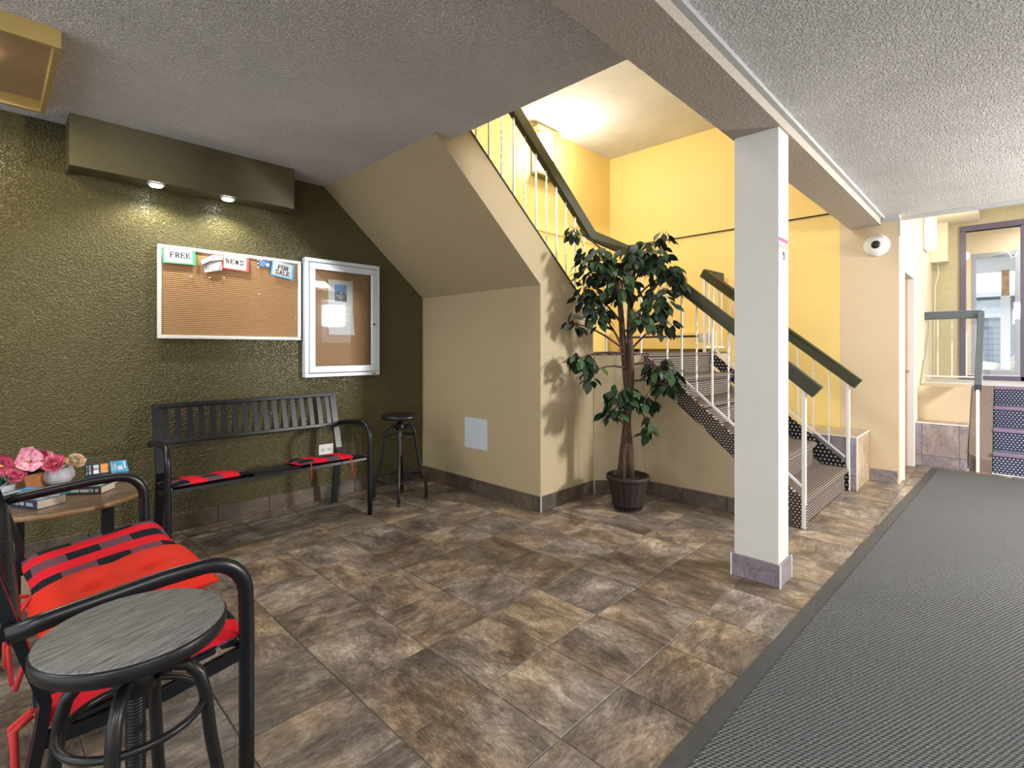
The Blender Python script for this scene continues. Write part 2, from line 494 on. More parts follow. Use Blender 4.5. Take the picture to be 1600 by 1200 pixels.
# ------------------------------------------------------------------ mesh builder
class MB:
    def __init__(s):
        s.v = []
        s.f = []
        s.sm = []
        s.mi = []

    def add(s, vs, fs, smooth=False, m=0):
        k = len(s.v)
        s.v += [tuple(v) for v in vs]
        for f in fs:
            s.f.append(tuple(i + k for i in f))
            s.sm.append(smooth)
            s.mi.append(m)
        return s

    def box(s, x0, x1, y0, y1, z0, z1, m=0, ch=0.0):
        if not ch:
            vs = [(x, y, z) for x in (x0, x1) for y in (y0, y1) for z in (z0, z1)]
            fs = [(0, 1, 3, 2), (4, 6, 7, 5), (0, 4, 5, 1), (2, 3, 7, 6), (0, 2, 6, 4), (1, 5, 7, 3)]
            return s.add(vs, fs, False, m)
        X, Y, Z = (x0, x1), (y0, y1), (z0, z1)
        vs = []
        ix = {}
        for a in (0, 1):
            for b in (0, 1):
                for c in (0, 1):
                    sx, sy, sz = (1, -1)[a] * ch, (1, -1)[b] * ch, (1, -1)[c] * ch
                    for ax in range(3):
                        p = [X[a] + sx, Y[b] + sy, Z[c] + sz]
                        p[ax] = (X[a], Y[b], Z[c])[ax]
                        ix[(a, b, c, ax)] = len(vs)
                        vs.append(p)
        fs = []
        q = ((0, 0), (1, 0), (1, 1), (0, 1))
        for d in (0, 1):
            fs.append([ix[(d, b, c, 0)] for b, c in q])
            fs.append([ix[(a, d, c, 1)] for a, c in q])
            fs.append([ix[(a, b, d, 2)] for a, b in q])
        for a in (0, 1):
            for b in (0, 1):
                fs.append([ix[(a, b, 0, 0)], ix[(a, b, 1, 0)], ix[(a, b, 1, 1)], ix[(a, b, 0, 1)]])
                fs.append([ix[(a, 0, b, 0)], ix[(a, 1, b, 0)], ix[(a, 1, b, 2)], ix[(a, 0, b, 2)]])
                fs.append([ix[(0, a, b, 1)], ix[(1, a, b, 1)], ix[(1, a, b, 2)], ix[(0, a, b, 2)]])
                for c in (0, 1):
                    fs.append([ix[(a, b, c, 0)], ix[(a, b, c, 1)], ix[(a, b, c, 2)]])
        return s.add(vs, fs, False, m)

    def prism(s, poly, axis, a, b, m=0):
        n = len(poly)

        def P(p, t):
            return {'x': (t, p[0], p[1]), 'y': (p[0], t, p[1]), 'z': (p[0], p[1], t)}[axis]
        vs = [P(p, a) for p in poly] + [P(p, b) for p in poly]
        fs = [tuple(range(n)), tuple(range(2 * n - 1, n - 1, -1))]
        fs += [(i, (i + 1) % n, n + (i + 1) % n, n + i) for i in range(n)]
        return s.add(vs, fs, False, m)

    def tube(s, path, r=0.01, seg=8, prof=None, up=(0, 0, 1), cap=True, closed=False, smooth=True, m=0, radii=None):
        path = [Vector(p) for p in path]
        n = len(path)
        if prof is None:
            prof = [(cos(2 * pi * k / seg), sin(2 * pi * k / seg)) for k in range(seg)]
            sc = r
        else:
            sc = 1.0
        k = len(prof)
        vs = []
        U = Vector(up)
        prev = None
        for i, p in enumerate(path):
            if closed:
                t = (path[(i + 1) % n] - path[i - 1]).normalized()
            else:
                t = (path[min(i + 1, n - 1)] - path[max(i - 1, 0)]).normalized()
            side = t.cross(U)
            if side.length < 1e-4:
                side = prev if prev is not None else t.cross(Vector((0, 1, 0.01)))
            side.normalize()
            if prev is not None and side.dot(prev) < 0 and not isinstance(up, str):
                side = -side
            prev = side.copy()
            upv = side.cross(t).normalized()
            rr = (radii[i] if radii else sc)
            for a, b in prof:
                vs.append(p + side * a * rr + upv * b * rr)
        fs = []
        for i in range(n if closed else n - 1):
            for j in range(k):
                a, b = i * k + j, i * k + (j + 1) % k
                c, d = ((i + 1) % n) * k + (j + 1) % k, ((i + 1) % n) * k + j
                fs.append((a, b, c, d))
        s.add(vs, fs, smooth, m)
        if cap and not closed:
            base = len(s.v) - len(vs)
            s.f.append(tuple(base + j for j in range(k)))
            s.f.append(tuple(base + (n - 1) * k + j for j in range(k - 1, -1, -1)))
            s.sm += [False, False]
            s.mi += [m, m]
        return s

    def lathe(s, prof, c=(0, 0, 0), seg=24, smooth=True, m=0, sx=1.0, sy=1.0):
        vs = []
        for r, z in prof:
            for k in range(seg):
                a = 2 * pi * k / seg
                vs.append((c[0] + r * cos(a) * sx, c[1] + r * sin(a) * sy, c[2] + z))
        fs = []
        for i in range(len(prof) - 1):
            for k in range(seg):
                fs.append((i * seg + k, i * seg + (k + 1) % seg, (i + 1) * seg + (k + 1) % seg, (i + 1) * seg + k))
        s.add(vs, fs, smooth, m)
        base = len(s.v) - len(vs)
        for i, rev in ((0, True), (len(prof) - 1, False)):
            if prof[i][0] > 1e-6:
                idx = [base + i * seg + k for k in range(seg)]
                s.f.append(tuple(idx[::-1] if rev else idx))
                s.sm.append(False)
                s.mi.append(m)
        return s

    def ball(s, c, r, seg=10, rings=6, m=0):
        if isinstance(r, (int, float)):
            r = (r, r, r)
        vs = []
        for i in range(rings + 1):
            t = pi * i / rings
            for k in range(seg):
                a = 2 * pi * k / seg
                vs.append((c[0] + r[0] * sin(t) * cos(a), c[1] + r[1] * sin(t) * sin(a), c[2] + r[2] * cos(t)))
        fs = [(i * seg + k, i * seg + (k + 1) % seg, (i + 1) * seg + (k + 1) % seg, (i + 1) * seg + k) for i in range(rings) for k in range(seg)]
        return s.add(vs, fs, True, m)

    def xf(s, mat):
        s.v = [tuple(mat @ Vector(v)) for v in s.v]
        return s

    def mesh(s, name, mats):
        me = bpy.data.meshes.new(name)
        me.from_pydata(s.v, [], s.f)
        if not isinstance(mats, (list, tuple)):
            mats = [mats]
        for mm in mats:
            me.materials.append(mm)
        for p, sm, mi in zip(me.polygons, s.sm, s.mi):
            p.use_smooth = sm
            p.material_index = mi
        bm = bmesh.new()
        bm.from_mesh(me)
        bmesh.ops.remove_doubles(bm, verts=bm.verts, dist=1e-6)
        bmesh.ops.recalc_face_normals(bm, faces=bm.faces)
        bm.to_mesh(me)
        bm.free()
        return me

    def build(s, name, mats, parent=None, **kw):
        return link(name, s.mesh(name, mats), parent, **kw)


def link(name, me, parent=None, loc=None, rot=None, **props):
    o = bpy.data.objects.new(name, me)
    COL.objects.link(o)
    if parent is not None:
        o.parent = parent
    if loc is not None:
        o.location = loc
    if rot is not None:
        o.rotation_euler = rot
    for k, v in props.items():
        o[k] = v
    return o


def thing(name, label, cat, loc=(0, 0, 0), rz=0.0, group=None):
    o = bpy.data.objects.new(name, None)
    COL.objects.link(o)
    o.location = loc
    o.rotation_euler = (0, 0, rz)
    o['label'] = label
    o['category'] = cat
    if group:
        o['group'] = group
    return o


def copy_tree(root, loc, rz, label):
    r = root.copy()
    COL.objects.link(r)
    r.location = loc
    r.rotation_euler = (0, 0, rz)
    r['label'] = label
    for ch in list(root.children):
        c = ch.copy()
        COL.objects.link(c)
        c.parent = r
        for g in list(ch.children):
            d = g.copy()
            COL.objects.link(d)
            d.parent = c
    return r


def S(name, mb, mat, parent=None):
    return mb.build(name, mat, parent, kind='structure')


def bx(*a, **k):
    return MB().box(*a, **k)


def arc(c, r, a0, a1, n, plane='yz', fix=0.0):
    out = []
    for i in range(n + 1):
        a = radians(a0 + (a1 - a0) * i / n)
        u, v = c[0] + r * cos(a), c[1] + r * sin(a)
        out.append({'yz': (fix, u, v), 'xz': (u, fix, v), 'xy': (u, v, fix)}[plane])
    return out


RECT = lambda w, h: [(-w / 2, -h / 2), (w / 2, -h / 2), (w / 2, h / 2), (-w / 2, h / 2)]


def RRECT(w, h, c):
    a, b = w / 2, h / 2
    return [(-a + c, -b), (a - c, -b), (a, -b + c), (a, b - c), (a - c, b), (-a + c, b), (-a, b - c), (-a, -b + c)]


# ================================================================== STRUCTURE
YG = 3.819          # green wall
HC = 2.44           # seating ceiling
HL = 2.335          # lobby ceiling
ZL = 1.136          # stair landing
HS = 3.57           # stairwell ceiling
XF = 5.49           # far wall

floor = S('floor', bx(-3.2, 6.57, -2.3, 3.9, -0.15, -0.004), M['grout'])
T = 0.335
OX, OY = 1.198, 1.2944
g = 0.0022
tm = MB()
hb = T / 2 - g
tm.box(-hb, hb, -hb, hb, -0.004, 0.0, 0, 0.0012)
tile_me = tm.mesh('tile', M['tile'])
nt_ = 0
rest = MB()
for i in range(-13, 17):
    for j in range(-11, 8):
        cx, cy = OX + (i + 0.5) * T, OY + (j + 0.5) * T
        if cx > 6.45 or cy > YG + 0.1 or cx < -3 or cy < -2.2:
            continue
        if cy < 0.25 and cx < 6.2 or cy < 0.30 - 0.6 or cx < -0.35 or (cx > 3.9 and cy > 1.3) or (cx > 2.95 and cy > 2.6):
            continue
        o = link('tile', tile_me, floor, loc=(cx, cy, 0), rot=(0, 0, random.choice((0, pi / 2, pi, -pi / 2))))
        nt_ += 1

# --- walls
S('wall_left', bx(-3.2, 2.80, YG, YG + 0.12, 0, 2.6), M['green'])
S('wall_stair_front', bx(2.76, 2.86, 2.5205, YG, 0, 1.632), M['tan'])
side = MB().prism([(2.76, 0), (3.41, 0), (3.41, 1.43), (1.952, 2.640), (1.952, 2.439), (1.82, 2.439), (2.76, 1.632)], 'y', 2.395, 2.52)
S('wall_stair_side', side, M['tan'])
S('ceiling_stair_soffit', MB().prism([(2.76, 1.632), (1.82, 2.439), (1.95, 2.439), (2.86, 1.66)], 'y', 2.5205, YG), M['tan'])
land = MB().prism([(3.697, 2.10), (3.41, 2.387), (3.41, 3.6), (XF, 3.6), (XF, 2.10)], 'z', 0, ZL - 0.016)
S('wall_landing', land, M['tan'])
S('floor_landing', MB().prism([(3.692, 2.10), (3.40, 2.390), (3.40, 3.6), (XF, 3.6), (XF, 2.10)], 'z', ZL - 0.016, ZL), M['carpet'])
S('wall_stairwell_left', MB().prism([(2.93, 1.62), (2.93, 0), (XF + 0.1, 0), (XF + 0.1, HS + 0.1), (1.952, HS + 0.1), (1.952, 2.46)], 'y', 3.6, 3.72), M['yellow'])
S('wall_stairwell_near', bx(1.84, 1.949, 1.0, 3.72, HC + 0.141, HS), M['yellow'])
S('wall_stairwell_right', bx(1.85, XF, 0.79, 1.0, 2.7, HS + 0.1), M['yellow'])
S('wall_far_yellow', bx(XF, XF + 0.1, 1.10, 3.72, 0, HS + 0.1), M['yellow'])
S('wall_far_lit_beige', bx(XF, XF + 0.1, 0.66, 1.10, 0, HS + 0.1), M['beige'])  # end of the yellow wall; beige imitates how light shifts its colour
S('ceiling_stairwell', bx(1.85, XF + 0.1, 0.79, 3.72, HS, HS + 0.12), M['ceiling_hall'])
S('ceiling', bx(-3.2, 1.95, 0.9, YG + 0.1, HC, HC + 0.14), M['ceiling'])
S('ceiling_lobby', bx(-3.2, 5.62, -2.4, 0.787, HL, HL + 0.4), M['ceiling'])
S('beam', bx(-3.2, XF, 0.787, 1.022, 2.262, 2.72), M['taupe'])
S('trim_1', bx(-3.2, XF, 0.762, 0.786, HL - 0.022, HL - 0.0005), M['trimgrey'])
S('trim_2', bx(5.60, 5.63, -2.3, 0.66, HL - 0.03, HL - 0.001), M['trimgrey'])
S('trim_3', bx(XF - 0.012, XF - 0.001, 0.662, 0.786, HL - 0.05, HL - 0.001), M['trimgrey'])
S('trim_4', bx(5.43, 5.455, 0.645, 0.659, 2.14, 2.30), M['trimgrey'])
# chair rails on the yellow walls
S('trim_5', bx(XF - 0.022, XF - 0.0005, 1.11, 3.578, 2.44, 2.475), M['yellow'])
S('trim_6', bx(2.5, XF - 0.023, 3.578, 3.5995, 2.44, 2.475), M['yellow'])
S('rail_shadow_strip', bx(XF - 0.024, XF - 0.0005, 1.11, 3.577, 2.432, 2.4395), M['darkwood'])  # dark strip painting the shadow line under the chair rail
# door wall beside the entry
dw = MB()
dw.box(XF + 0.1, 5.70, 0.66, 0.80, 0, 2.95)
dw.box(6.43, 8.30, 0.66, 0.80, 0, 2.95)
dw.box(5.70, 6.43, 0.66, 0.80, 1.90, 2.95)
S('wall_entry_left', dw, M['cream'])
d1 = S('door_1', bx(5.737, 6.393, 0.703, 0.745, 0.005, 1.863), M['doorwood'])
fr = MB()
fr.box(5.675, 5.735, 0.648, 0.80, 0, 1.925, 0, 0.003)
fr.box(6.395, 6.455, 0.648, 0.80, 0, 1.925, 0, 0.003)
fr.box(5.735, 6.395, 0.648, 0.80, 1.865, 1.925, 0, 0.003)
S('door_frame', fr, M['offwhite'], d1)
S('door_handle', MB().tube([(6.33, 0.702, 0.95), (6.33, 0.665, 0.95), (6.25, 0.665, 0.95)], 0.009, 8), M['alu'], d1)
# column with tiled foot
colm = S('column', bx(2.699, 2.856, 0.799, 1.010, 0.0, 2.262), M['offwhite'])
cb = thing('column_skirting', 'violet-grey tiled skirting round the foot of the white column', 'skirting', (0, 0, 0))
cb['kind'] = 'structure'
for a in ((2.687, 2.699, 0.789, 1.020), (2.856, 2.868, 0.789, 1.020), (2.699, 2.856, 0.787, 0.799), (2.699, 2.856, 1.010, 1.022)):
    bx(*a, 0.001, 0.112, ch=0.001).build('tile', M['tile_grey'], cb)
for x, y in ((2.684, 0.784), (2.684, 1.019), (2.865, 0.784), (2.865, 1.019)):
    bx(x, x + 0.006, y, y + 0.006, 0.001, 0.114).build('corner_strip', M['white'], cb)

# --- tiled skirtings (each tile a part)
def skirting(name, p0, p1, nrm, mat, h=0.108, th=0.011, step=T):
    """row of skirting tiles from p0 to p1 (xy), standing out along nrm"""
    root = bpy.data.objects.new(name, None)
    COL.objects.link(root)
    root['kind'] = 'structure'
    a, b = Vector(p0), Vector(p1)
    L = (b - a).length
    d = (b - a) / L
    n = Vector(nrm)
    t = 0.0
    while t < L - 0.004:
        e = min(t + step, L)
        w = e - t - 0.003
        mb = MB().box(-w / 2, w / 2, 0, th, 0, h, 0, 0.0012)
        c = a + d * (t + e) / 2
        mb.build('tile', mat, root, loc=(c.x, c.y, 0.0015), rot=(0, 0, math.atan2(-n.x, n.y) if True else 0))
        t = e
    return root


skirting('baseboard_left', (-0.6, YG - 0.0005), (2.748, YG - 0.0005), (0, -1), M['tile_dark'])
skirting('baseboard_stair_front', (2.7595, YG - 0.013), (2.7595, 2.384), (-1, 0), M['tile_dark'])
skirting('baseboard_stair_side', (2.762, 2.3945), (3.395, 2.3945), (0, -1), M['tile_dark'])
q = 0.0005
skirting('baseboard_landing', (3.415, 2.381), (3.69, 2.106), (-0.7071, -0.7071), M['tile_dark'])
skirting('baseboard_far', (XF - 0.0005, 0.862), (XF - 0.0005, 0.668), (-1, 0), M['tile_grey'])
S('corner_strip', bx(2.749, 2.7595, 2.3835, 2.3945, 0.001, 0.112), M['trimgrey'])

# ------------------------------------------------------------------ lower staircase
st = thing('staircase', 'carpeted straight staircase rising from the lobby floor to the landing', 'stairs')
Y0, RUN, RISE = 0.945, 0.231, ZL / 6
for k in range(6):
    y = Y0 + RUN * k
    z0, z1 = RISE * k, RISE * (k + 1)
    ye = Y0 + RUN * (k + 1) if k < 5 else 2.0995
    ye = min(ye + 0.02, 2.0995)
    if k == 5:
        continue
    prof = [(y + 0.012, max(z0 - 0.02, 0.001)), (y + 0.012, z1 - 0.045)]
    prof += [(y + 0.006 - 0.024 * sin(radians(t)), z1 - 0.024 - 0.024 * cos(radians(t)) + 0.0) for t in (10, 60, 90, 120, 150)]
    prof += [(y + 0.006, z1), (ye, z1), (ye, max(z0 - 0.02, 0.001))]
    MB().prism(prof, 'x', 3.725, 4.938).build('step', M['carpet'], st)
# top riser
MB().prism([(2.078, RISE * 5), (2.078, ZL - 0.045), (2.07, ZL - 0.024), (2.075, ZL - 0.006), (2.085, ZL), (2.0995, ZL), (2.0995, RISE * 5)], 'x', 3.725, 4.938).build('step', M['carpet'], st)


def curb(x0, x1, mat, name, up):
    ys = Y0 - 0.02
    sl = RISE / RUN
    top = [(ys, 0.0), (ys, 0.15), (ys + 0.03, 0.195 + up), (2.09, 0.195 + up + sl * (2.09 - ys - 0.03))]
    top[-1] = (2.09, min(top[-1][1], ZL + 0.03))
    low = [(2.09, top[-1][1] - 0.11), (ys + 0.10, 0.11 + up - 0.02), (ys + 0.075, 0.0)]
    return MB().prism(top + low, 'x', x0, x1).build(name, mat, st)


curb(3.690, 3.724, M['carpet_side'], 'curb', 0.0)
curb(4.939, 4.968, M['carpet_dot'], 'curb', 0.03)
# plastered side panels under the flight
MB().prism([(Y0 + 0.06, 0.001), (2.0985, 0.001), (2.0985, ZL - 0.16), (Y0 + 0.085, 0.105)], 'x', 3.699, 3.722).build('side_panel', M['tan'], st)
MB().prism([(Y0 + 0.06, 0.001), (2.0985, 0.001), (2.0985, ZL - 0.13), (Y0 + 0.085, 0.105)], 'x', 4.942, 4.964).build('side_panel', M['tan'], st)
skirting('baseboard_stairs', (3.6985, 2.10), (3.6985, 1.005), (-1, 0), M['tile_dark'])

# dark cap along the stringer
MB().tube([(3.412, 2.457, 1.437), (1.96, 2.457, 2.642)], prof=RRECT(0.135, 0.012, 0.002), smooth=False).build('stringer_cap', M['dark'], label='dark cap strip along the sloped tan stringer wall', category='cap strip')

# ------------------------------------------------------------------ railings
def twisted(h, s=0.0058, n=11):
    mb = MB()
    vs = []
    zs = [0.0, 0.06] + [0.06 + (h - 0.12) * i / n for i in range(1, n + 1)] + [h]
    for i, z in enumerate(zs):
        t = 0 if i < 2 else (pi if i >= len(zs) - 1 else pi * 2 * 2 * (i - 1) / n)
        for k in range(4):
            a = t + pi / 4 + k * pi / 2
            vs.append((s * 1.35 * cos(a), s * 1.35 * sin(a), z))
    fs = [(i * 4 + k, i * 4 + (k + 1) % 4, (i + 1) * 4 + (k + 1) % 4, (i + 1) * 4 + k) for i in range(len(zs) - 1) for k in range(4)]
    return mb.add(vs, fs)


def bar_mesh(h, s=0.0058):
    return MB().box(-s, s, -s, s, 0, h)


HR = RRECT(0.052, 0.088, 0.006)


def railing(name, label, hand, hmat, bal, low=None, posts=()):
    r = thing(name, label, 'railing')
    MB().tube(hand, prof=HR, smooth=False).build('handrail', hmat, r)
    if low:
        for l in low:
            MB().tube(l, prof=RECT(0.012, 0.016), smooth=False).build('bottom_rail', M['white'], r)
    cache = {}
    for i, (x, y, z0, z1) in enumerate(bal):
        key = (round(z1 - z0, 3), i % 2)
        if key not in cache:
            cache[key] = (twisted(z1 - z0) if i % 2 else bar_mesh(z1 - z0)).mesh('baluster', M['white'])
        link('baluster', cache[key], r, loc=(x, y, z0))
    for x, y, z0, z1 in posts:
        bx(x - 0.012, x + 0.012, y - 0.012, y + 0.012, z0, z1, ch=0.002).build('post', M['white'], r)
    return r


XN = 3.697
sl = 0.822
hz = lambda y: 0.905 + sl * (y - 0.875)
lz = lambda y: 0.282 + 0.808 * (y - 0.953)
bal = []
y = 0.953 + 0.118
while y < 1.90:
    bal.append((XN, y, lz(y), hz(y) - 0.045))
    y += 0.118
for t in (0.08, 0.42, 0.78):
    x, yy = XN - 0.287 * t, 2.04 + 0.29 * t
    bal.append((x + 0.0, yy + 0.05, ZL, hz(2.09) - 0.045 + 0.12 * t))
uz = lambda x: 2.118 + 0.80 * (3.393 - x)
sz = lambda x: 1.443 + 0.83 * (3.412 - x)
x = 3.33
while x > 2.06:
    bal.append((x, 2.43, sz(x), uz(x) - 0.045))
    x -= 0.116
xe = 3.393 - (2.43 + 0.7 - 2.118) / 0.80
railing('stair_railing', 'long olive handrail with thin white balusters, from the lobby up past the leafy tree', [(XN, 0.862, hz(0.862)), (XN, 2.09, hz(2.09)), (3.42, 2.42, 2.095), (2.0, 2.43, uz(2.0))], M['rail'], bal,
        [[(XN, 0.953, 0.275), (XN, 1.93, lz(1.93) - 0.004)]], [(XN, 0.940, 0.001, hz(0.94) - 0.04)])
XR = 4.953
bal = []
y = 0.953 + 0.118
while y < 2.05:
    bal.append((XR, y, lz(y) + 0.0, hz(y) - 0.06))
    y += 0.118
for k in range(1, 5):
    bal.append((XR + 0.105 * k, 2.145, ZL + 0.06, 1.885))
railing('stair_railing', 'far olive handrail with thin white balusters beside the tiled ledge', [(XR, 0.862, hz(0.862) - 0.012), (XR, 2.155, 1.925), (5.40, 2.155, 1.925)], M['rail'], bal,
        [[(XR, 0.953, 0.275), (XR, 2.10, lz(2.10))], [(XR, 2.145, ZL + 0.055), (5.44, 2.145, ZL + 0.055)]],
        [(XR, 0.934, 0.001, hz(0.934) - 0.05), (XR, 2.145, ZL, 1.89)])

# tiled ledge beside the stairs
lg = thing('tiled_ledge', 'low tiled ledge between the stairs and the beige wall', 'ledge', (0, 0, 0))
bx(4.985, 5.478, 0.889, 2.09, 0.0, 0.418).build('core', M['grout'], lg)
for z0, z1 in ((0.002, 0.118), (0.121, 0.432)):
    for x0, x1 in ((4.99, 5.153), (5.156, 5.32), (5.323, 5.4785)):
        bx(x0, x1, 0.876, 0.8885, z0, z1, ch=0.001).build('tile', M['tile_tan'], lg)
    yy = 0.878
    while yy < 2.05:
        ye = min(yy + T, 2.09)
        bx(4.9725, 4.9845, yy, ye - 0.003, z0, z1, ch=0.001).build('tile', M['tile_grey'], lg)
        yy += T
yy = 0.876
while yy < 2.05:
    ye = min(yy + T, 2.09)
    for x0, x1 in ((4.974, 5.225), (5.228, 5.478)):
        bx(x0, x1, yy, ye - 0.003, 0.4325, 0.444, ch=0.001).build('tile', M['tile_tan'], lg)
    yy += T
MB().tube([(4.975, 2.08, 0.441), (4.975, 0.875, 0.441), (5.478, 0.875, 0.441)], prof=RECT(0.008, 0.008), smooth=False).build('edge_strip', M['white'], lg)
bx(4.969, 4.979, 0.871, 0.881, 0.001, 0.437).build('edge_strip', M['white'], lg)

# ------------------------------------------------------------------ landing heater
ht = thing('baseboard_heater', 'long yellow baseboard heater along the landing wall', 'heater')
bx(XF - 0.07, XF - 0.001, 2.22, 3.45, ZL + 0.03, ZL + 0.225, ch=0.006).build('casing', M['yellow'], ht)
bx(XF - 0.075, XF - 0.069, 2.25, 3.42, ZL + 0.165, ZL + 0.185).build('outlet_slot', M['dark'], ht)
bx(XF - 0.078, XF - 0.069, 2.235, 2.41, ZL + 0.12, ZL + 0.20).build('end_cover', M['trimgrey'], ht)
bx(XF - 0.06, XF - 0.01, 2.4, 2.44, ZL, ZL + 0.03).build('foot', M['dark'], ht)
bx(XF - 0.06, XF - 0.01, 3.2, 3.24, ZL, ZL + 0.03).build('foot', M['dark'], ht)

# ------------------------------------------------------------------ wall box with two puck lamps
wb = thing('wall_light_box', 'long olive box under the ceiling over the cork board', 'light box')
BZ = 2.160
mb = MB()
mb.box(0.30, 1.50, 3.60, 3.615, BZ, HC - 0.001)
mb.box(0.30, 0.315, 3.615, YG - 0.001, BZ, HC - 0.001)
mb.box(1.485, 1.50, 3.615, YG - 0.001, BZ, HC - 0.001)
mb.build('casing', M['green_smooth'], wb)
bx(0.316, 1.484, 3.616, YG - 0.001, BZ + 0.012, BZ + 0.03).build('underside', M['green_smooth'], wb)
for px in (0.70, 1.094):
    p = thing('puck_light', 'round glowing puck lamp under the olive box, ' + ('above the green FREE card' if px < 0.9 else 'above the red NEWS card'), 'lamp', (px, 3.665, BZ + 0.0115), 0, 'puck lamps under the olive box')
    MB().lathe([(0.045, 0.0), (0.045, -0.012), (0.036, -0.018)], seg=20).build('housing', M['alu'], p)
    MB().lathe([(0.034, -0.0185), (0.030, -0.024), (0.0, -0.026)], seg=20).build('lens', M['puckglow'], p)

# ceiling tray lamp
tl = thing('ceiling_tray_light', 'square gold-trimmed tray light on the ceiling over the flower table', 'lamp', (-0.19, 3.10, HC))
mb = MB()
a, b, w, h = 0.39, 0.405, 0.02, -0.075
mb.box(-a, a, -b, -b + w, h, -0.0005)
mb.box(-a, a, b - w, b, h, -0.0005)
mb.box(-a, -a + w, -b + w, b - w, h, -0.0005)
mb.box(a - w, a, -b + w, b - w, h, -0.0005)
mb.build('tray_frame', M['gold'], tl)
bx(-a + w, a - w, -b + w, b - w, -0.02, -0.0005).build('tray_back', M['traybrown'], tl)
MB().lathe([(0.15, -0.0205), (0.145, -0.035), (0.10, -0.05), (0.0, -0.056)], c=(0.06, -0.05, 0), seg=28).build('glass_dome', M['trayglow'], tl)

# stairwell sconce
sc = thing('wall_sconce', 'glowing wall sconce high on the yellow stairwell wall', 'lamp', (4.18, 3.5995, 3.27))
mb = MB()
mb.box(-0.19, 0.19, -0.02, 0, -0.26, 0.26, 0, 0.004)
mb.box(-0.19, 0.19, -0.10, -0.02, -0.26, -0.235)
mb.box(-0.19, 0.19, -0.10, -0.02, 0.235, 0.26)
mb.build('back_plate', plain('olive_sconce_metal', (0.22, 0.19, 0.06), 0.4), sc)
prof = [(0.11 * cos(radians(t)), -0.022 - 0.09 * sin(radians(t))) for t in range(0, 181, 18)]
MB().prism(prof, 'z', -0.19, 0.20).build('glass_shade', M['lampglow'], sc)

# ------------------------------------------------------------------ entry: planter, steps, landing, glazing
pl = thing('tiled_planter', 'violet-grey tiled bench-height ledge with a beige block behind, by the entry steps', 'ledge')
bx(6.542, 6.80, 0.262, 0.658, 0.0, 0.415).build('core', M['grout'], pl)
for y0_, y1_ in ((0.262, 0.318), (0.321, 0.600), (0.603, 0.657)):
    for z0, z1 in ((0.002, 0.108), (0.111, 0.425)):
        bx(6.53, 6.5415, y0_, y1_, z0, z1, ch=0.001).build('tile', M['tile_grey'], pl)
for y0_, y1_ in ((0.262, 0.33), (0.333, 0.657)):
    bx(6.545, 6.80, y0_, y1_, 0.418, 0.432, ch=0.001).build('tile', M['tile_tan'], pl)
bx(6.527, 6.544, 0.257, 0.658, 0.425, 0.436, ch=0.001).build('edge_strip', M['white'], pl)
bx(6.801, 7.40, 0.262, 0.658, 0.0, 0.785).build('upper_block', M['beige'], pl)

es = thing('entry_steps', 'four navy carpeted entry steps with violet metal nosings', 'stairs')
for k in range(4):
    x0 = 6.57 + 0.28 * k
    x1 = x0 + 0.279 if k < 3 else 7.4345
    bx(x0, x1, -1.7, 0.088, 0.001, 0.195 * (k + 1) - 0.004, ch=0.006).build('step', M['carpet_blue'], es)
    bx(x0 - 0.008, x0 + 0.05, -1.7, 0.088, 0.195 * (k + 1) - 0.03, 0.195 * (k + 1), ch=0.004).build('nosing', M['nosing'], es)
sl2 = 0.195 / 0.28
MB().prism([(6.555, 0.0), (6.555, 0.13), (7.40, 0.13 + sl2 * 0.845 + 0.06), (7.40, 0.0)], 'y', 0.089, 0.256).build('curb', M['carpet_strip'], es)
S('floor_entry', MB().prism([(7.40, 0.262), (7.40, 0.66), (10.3, 0.66), (10.3, -2.3), (7.435, -2.3), (7.435, 0.262)], 'z', 0.0, 0.80), plain('pale_landing_floor', (0.60, 0.60, 0.60), 0.5))
# entry railing
bal = [(7.43, 0.545, 0.87, 1.50), (7.43, 0.425, 0.87, 1.50), (7.43, 0.305, 0.87, 1.50)]
railing('stair_railing', 'short grey handrail at the top of the entry steps, with a slanting end', [(7.43, 0.655, 1.545), (7.43, 0.187, 1.545)], M['railgrey'], bal,
        [[(7.43, 0.655, 0.865), (7.43, 0.20, 0.865)]], [(7.43, 0.187, 0.801, 1.51)])
er = [o for o in COL.objects if o.name.startswith('stair_railing')][-1]
MB().tube([(7.44, 0.187, 1.545), (6.53, 0.187, 0.80)], prof=HR, smooth=False).build('handrail', M['railgrey'], er)
bx(6.528, 6.552, 0.176, 0.20, 0.001, 0.78).build('post', M['white'], er)

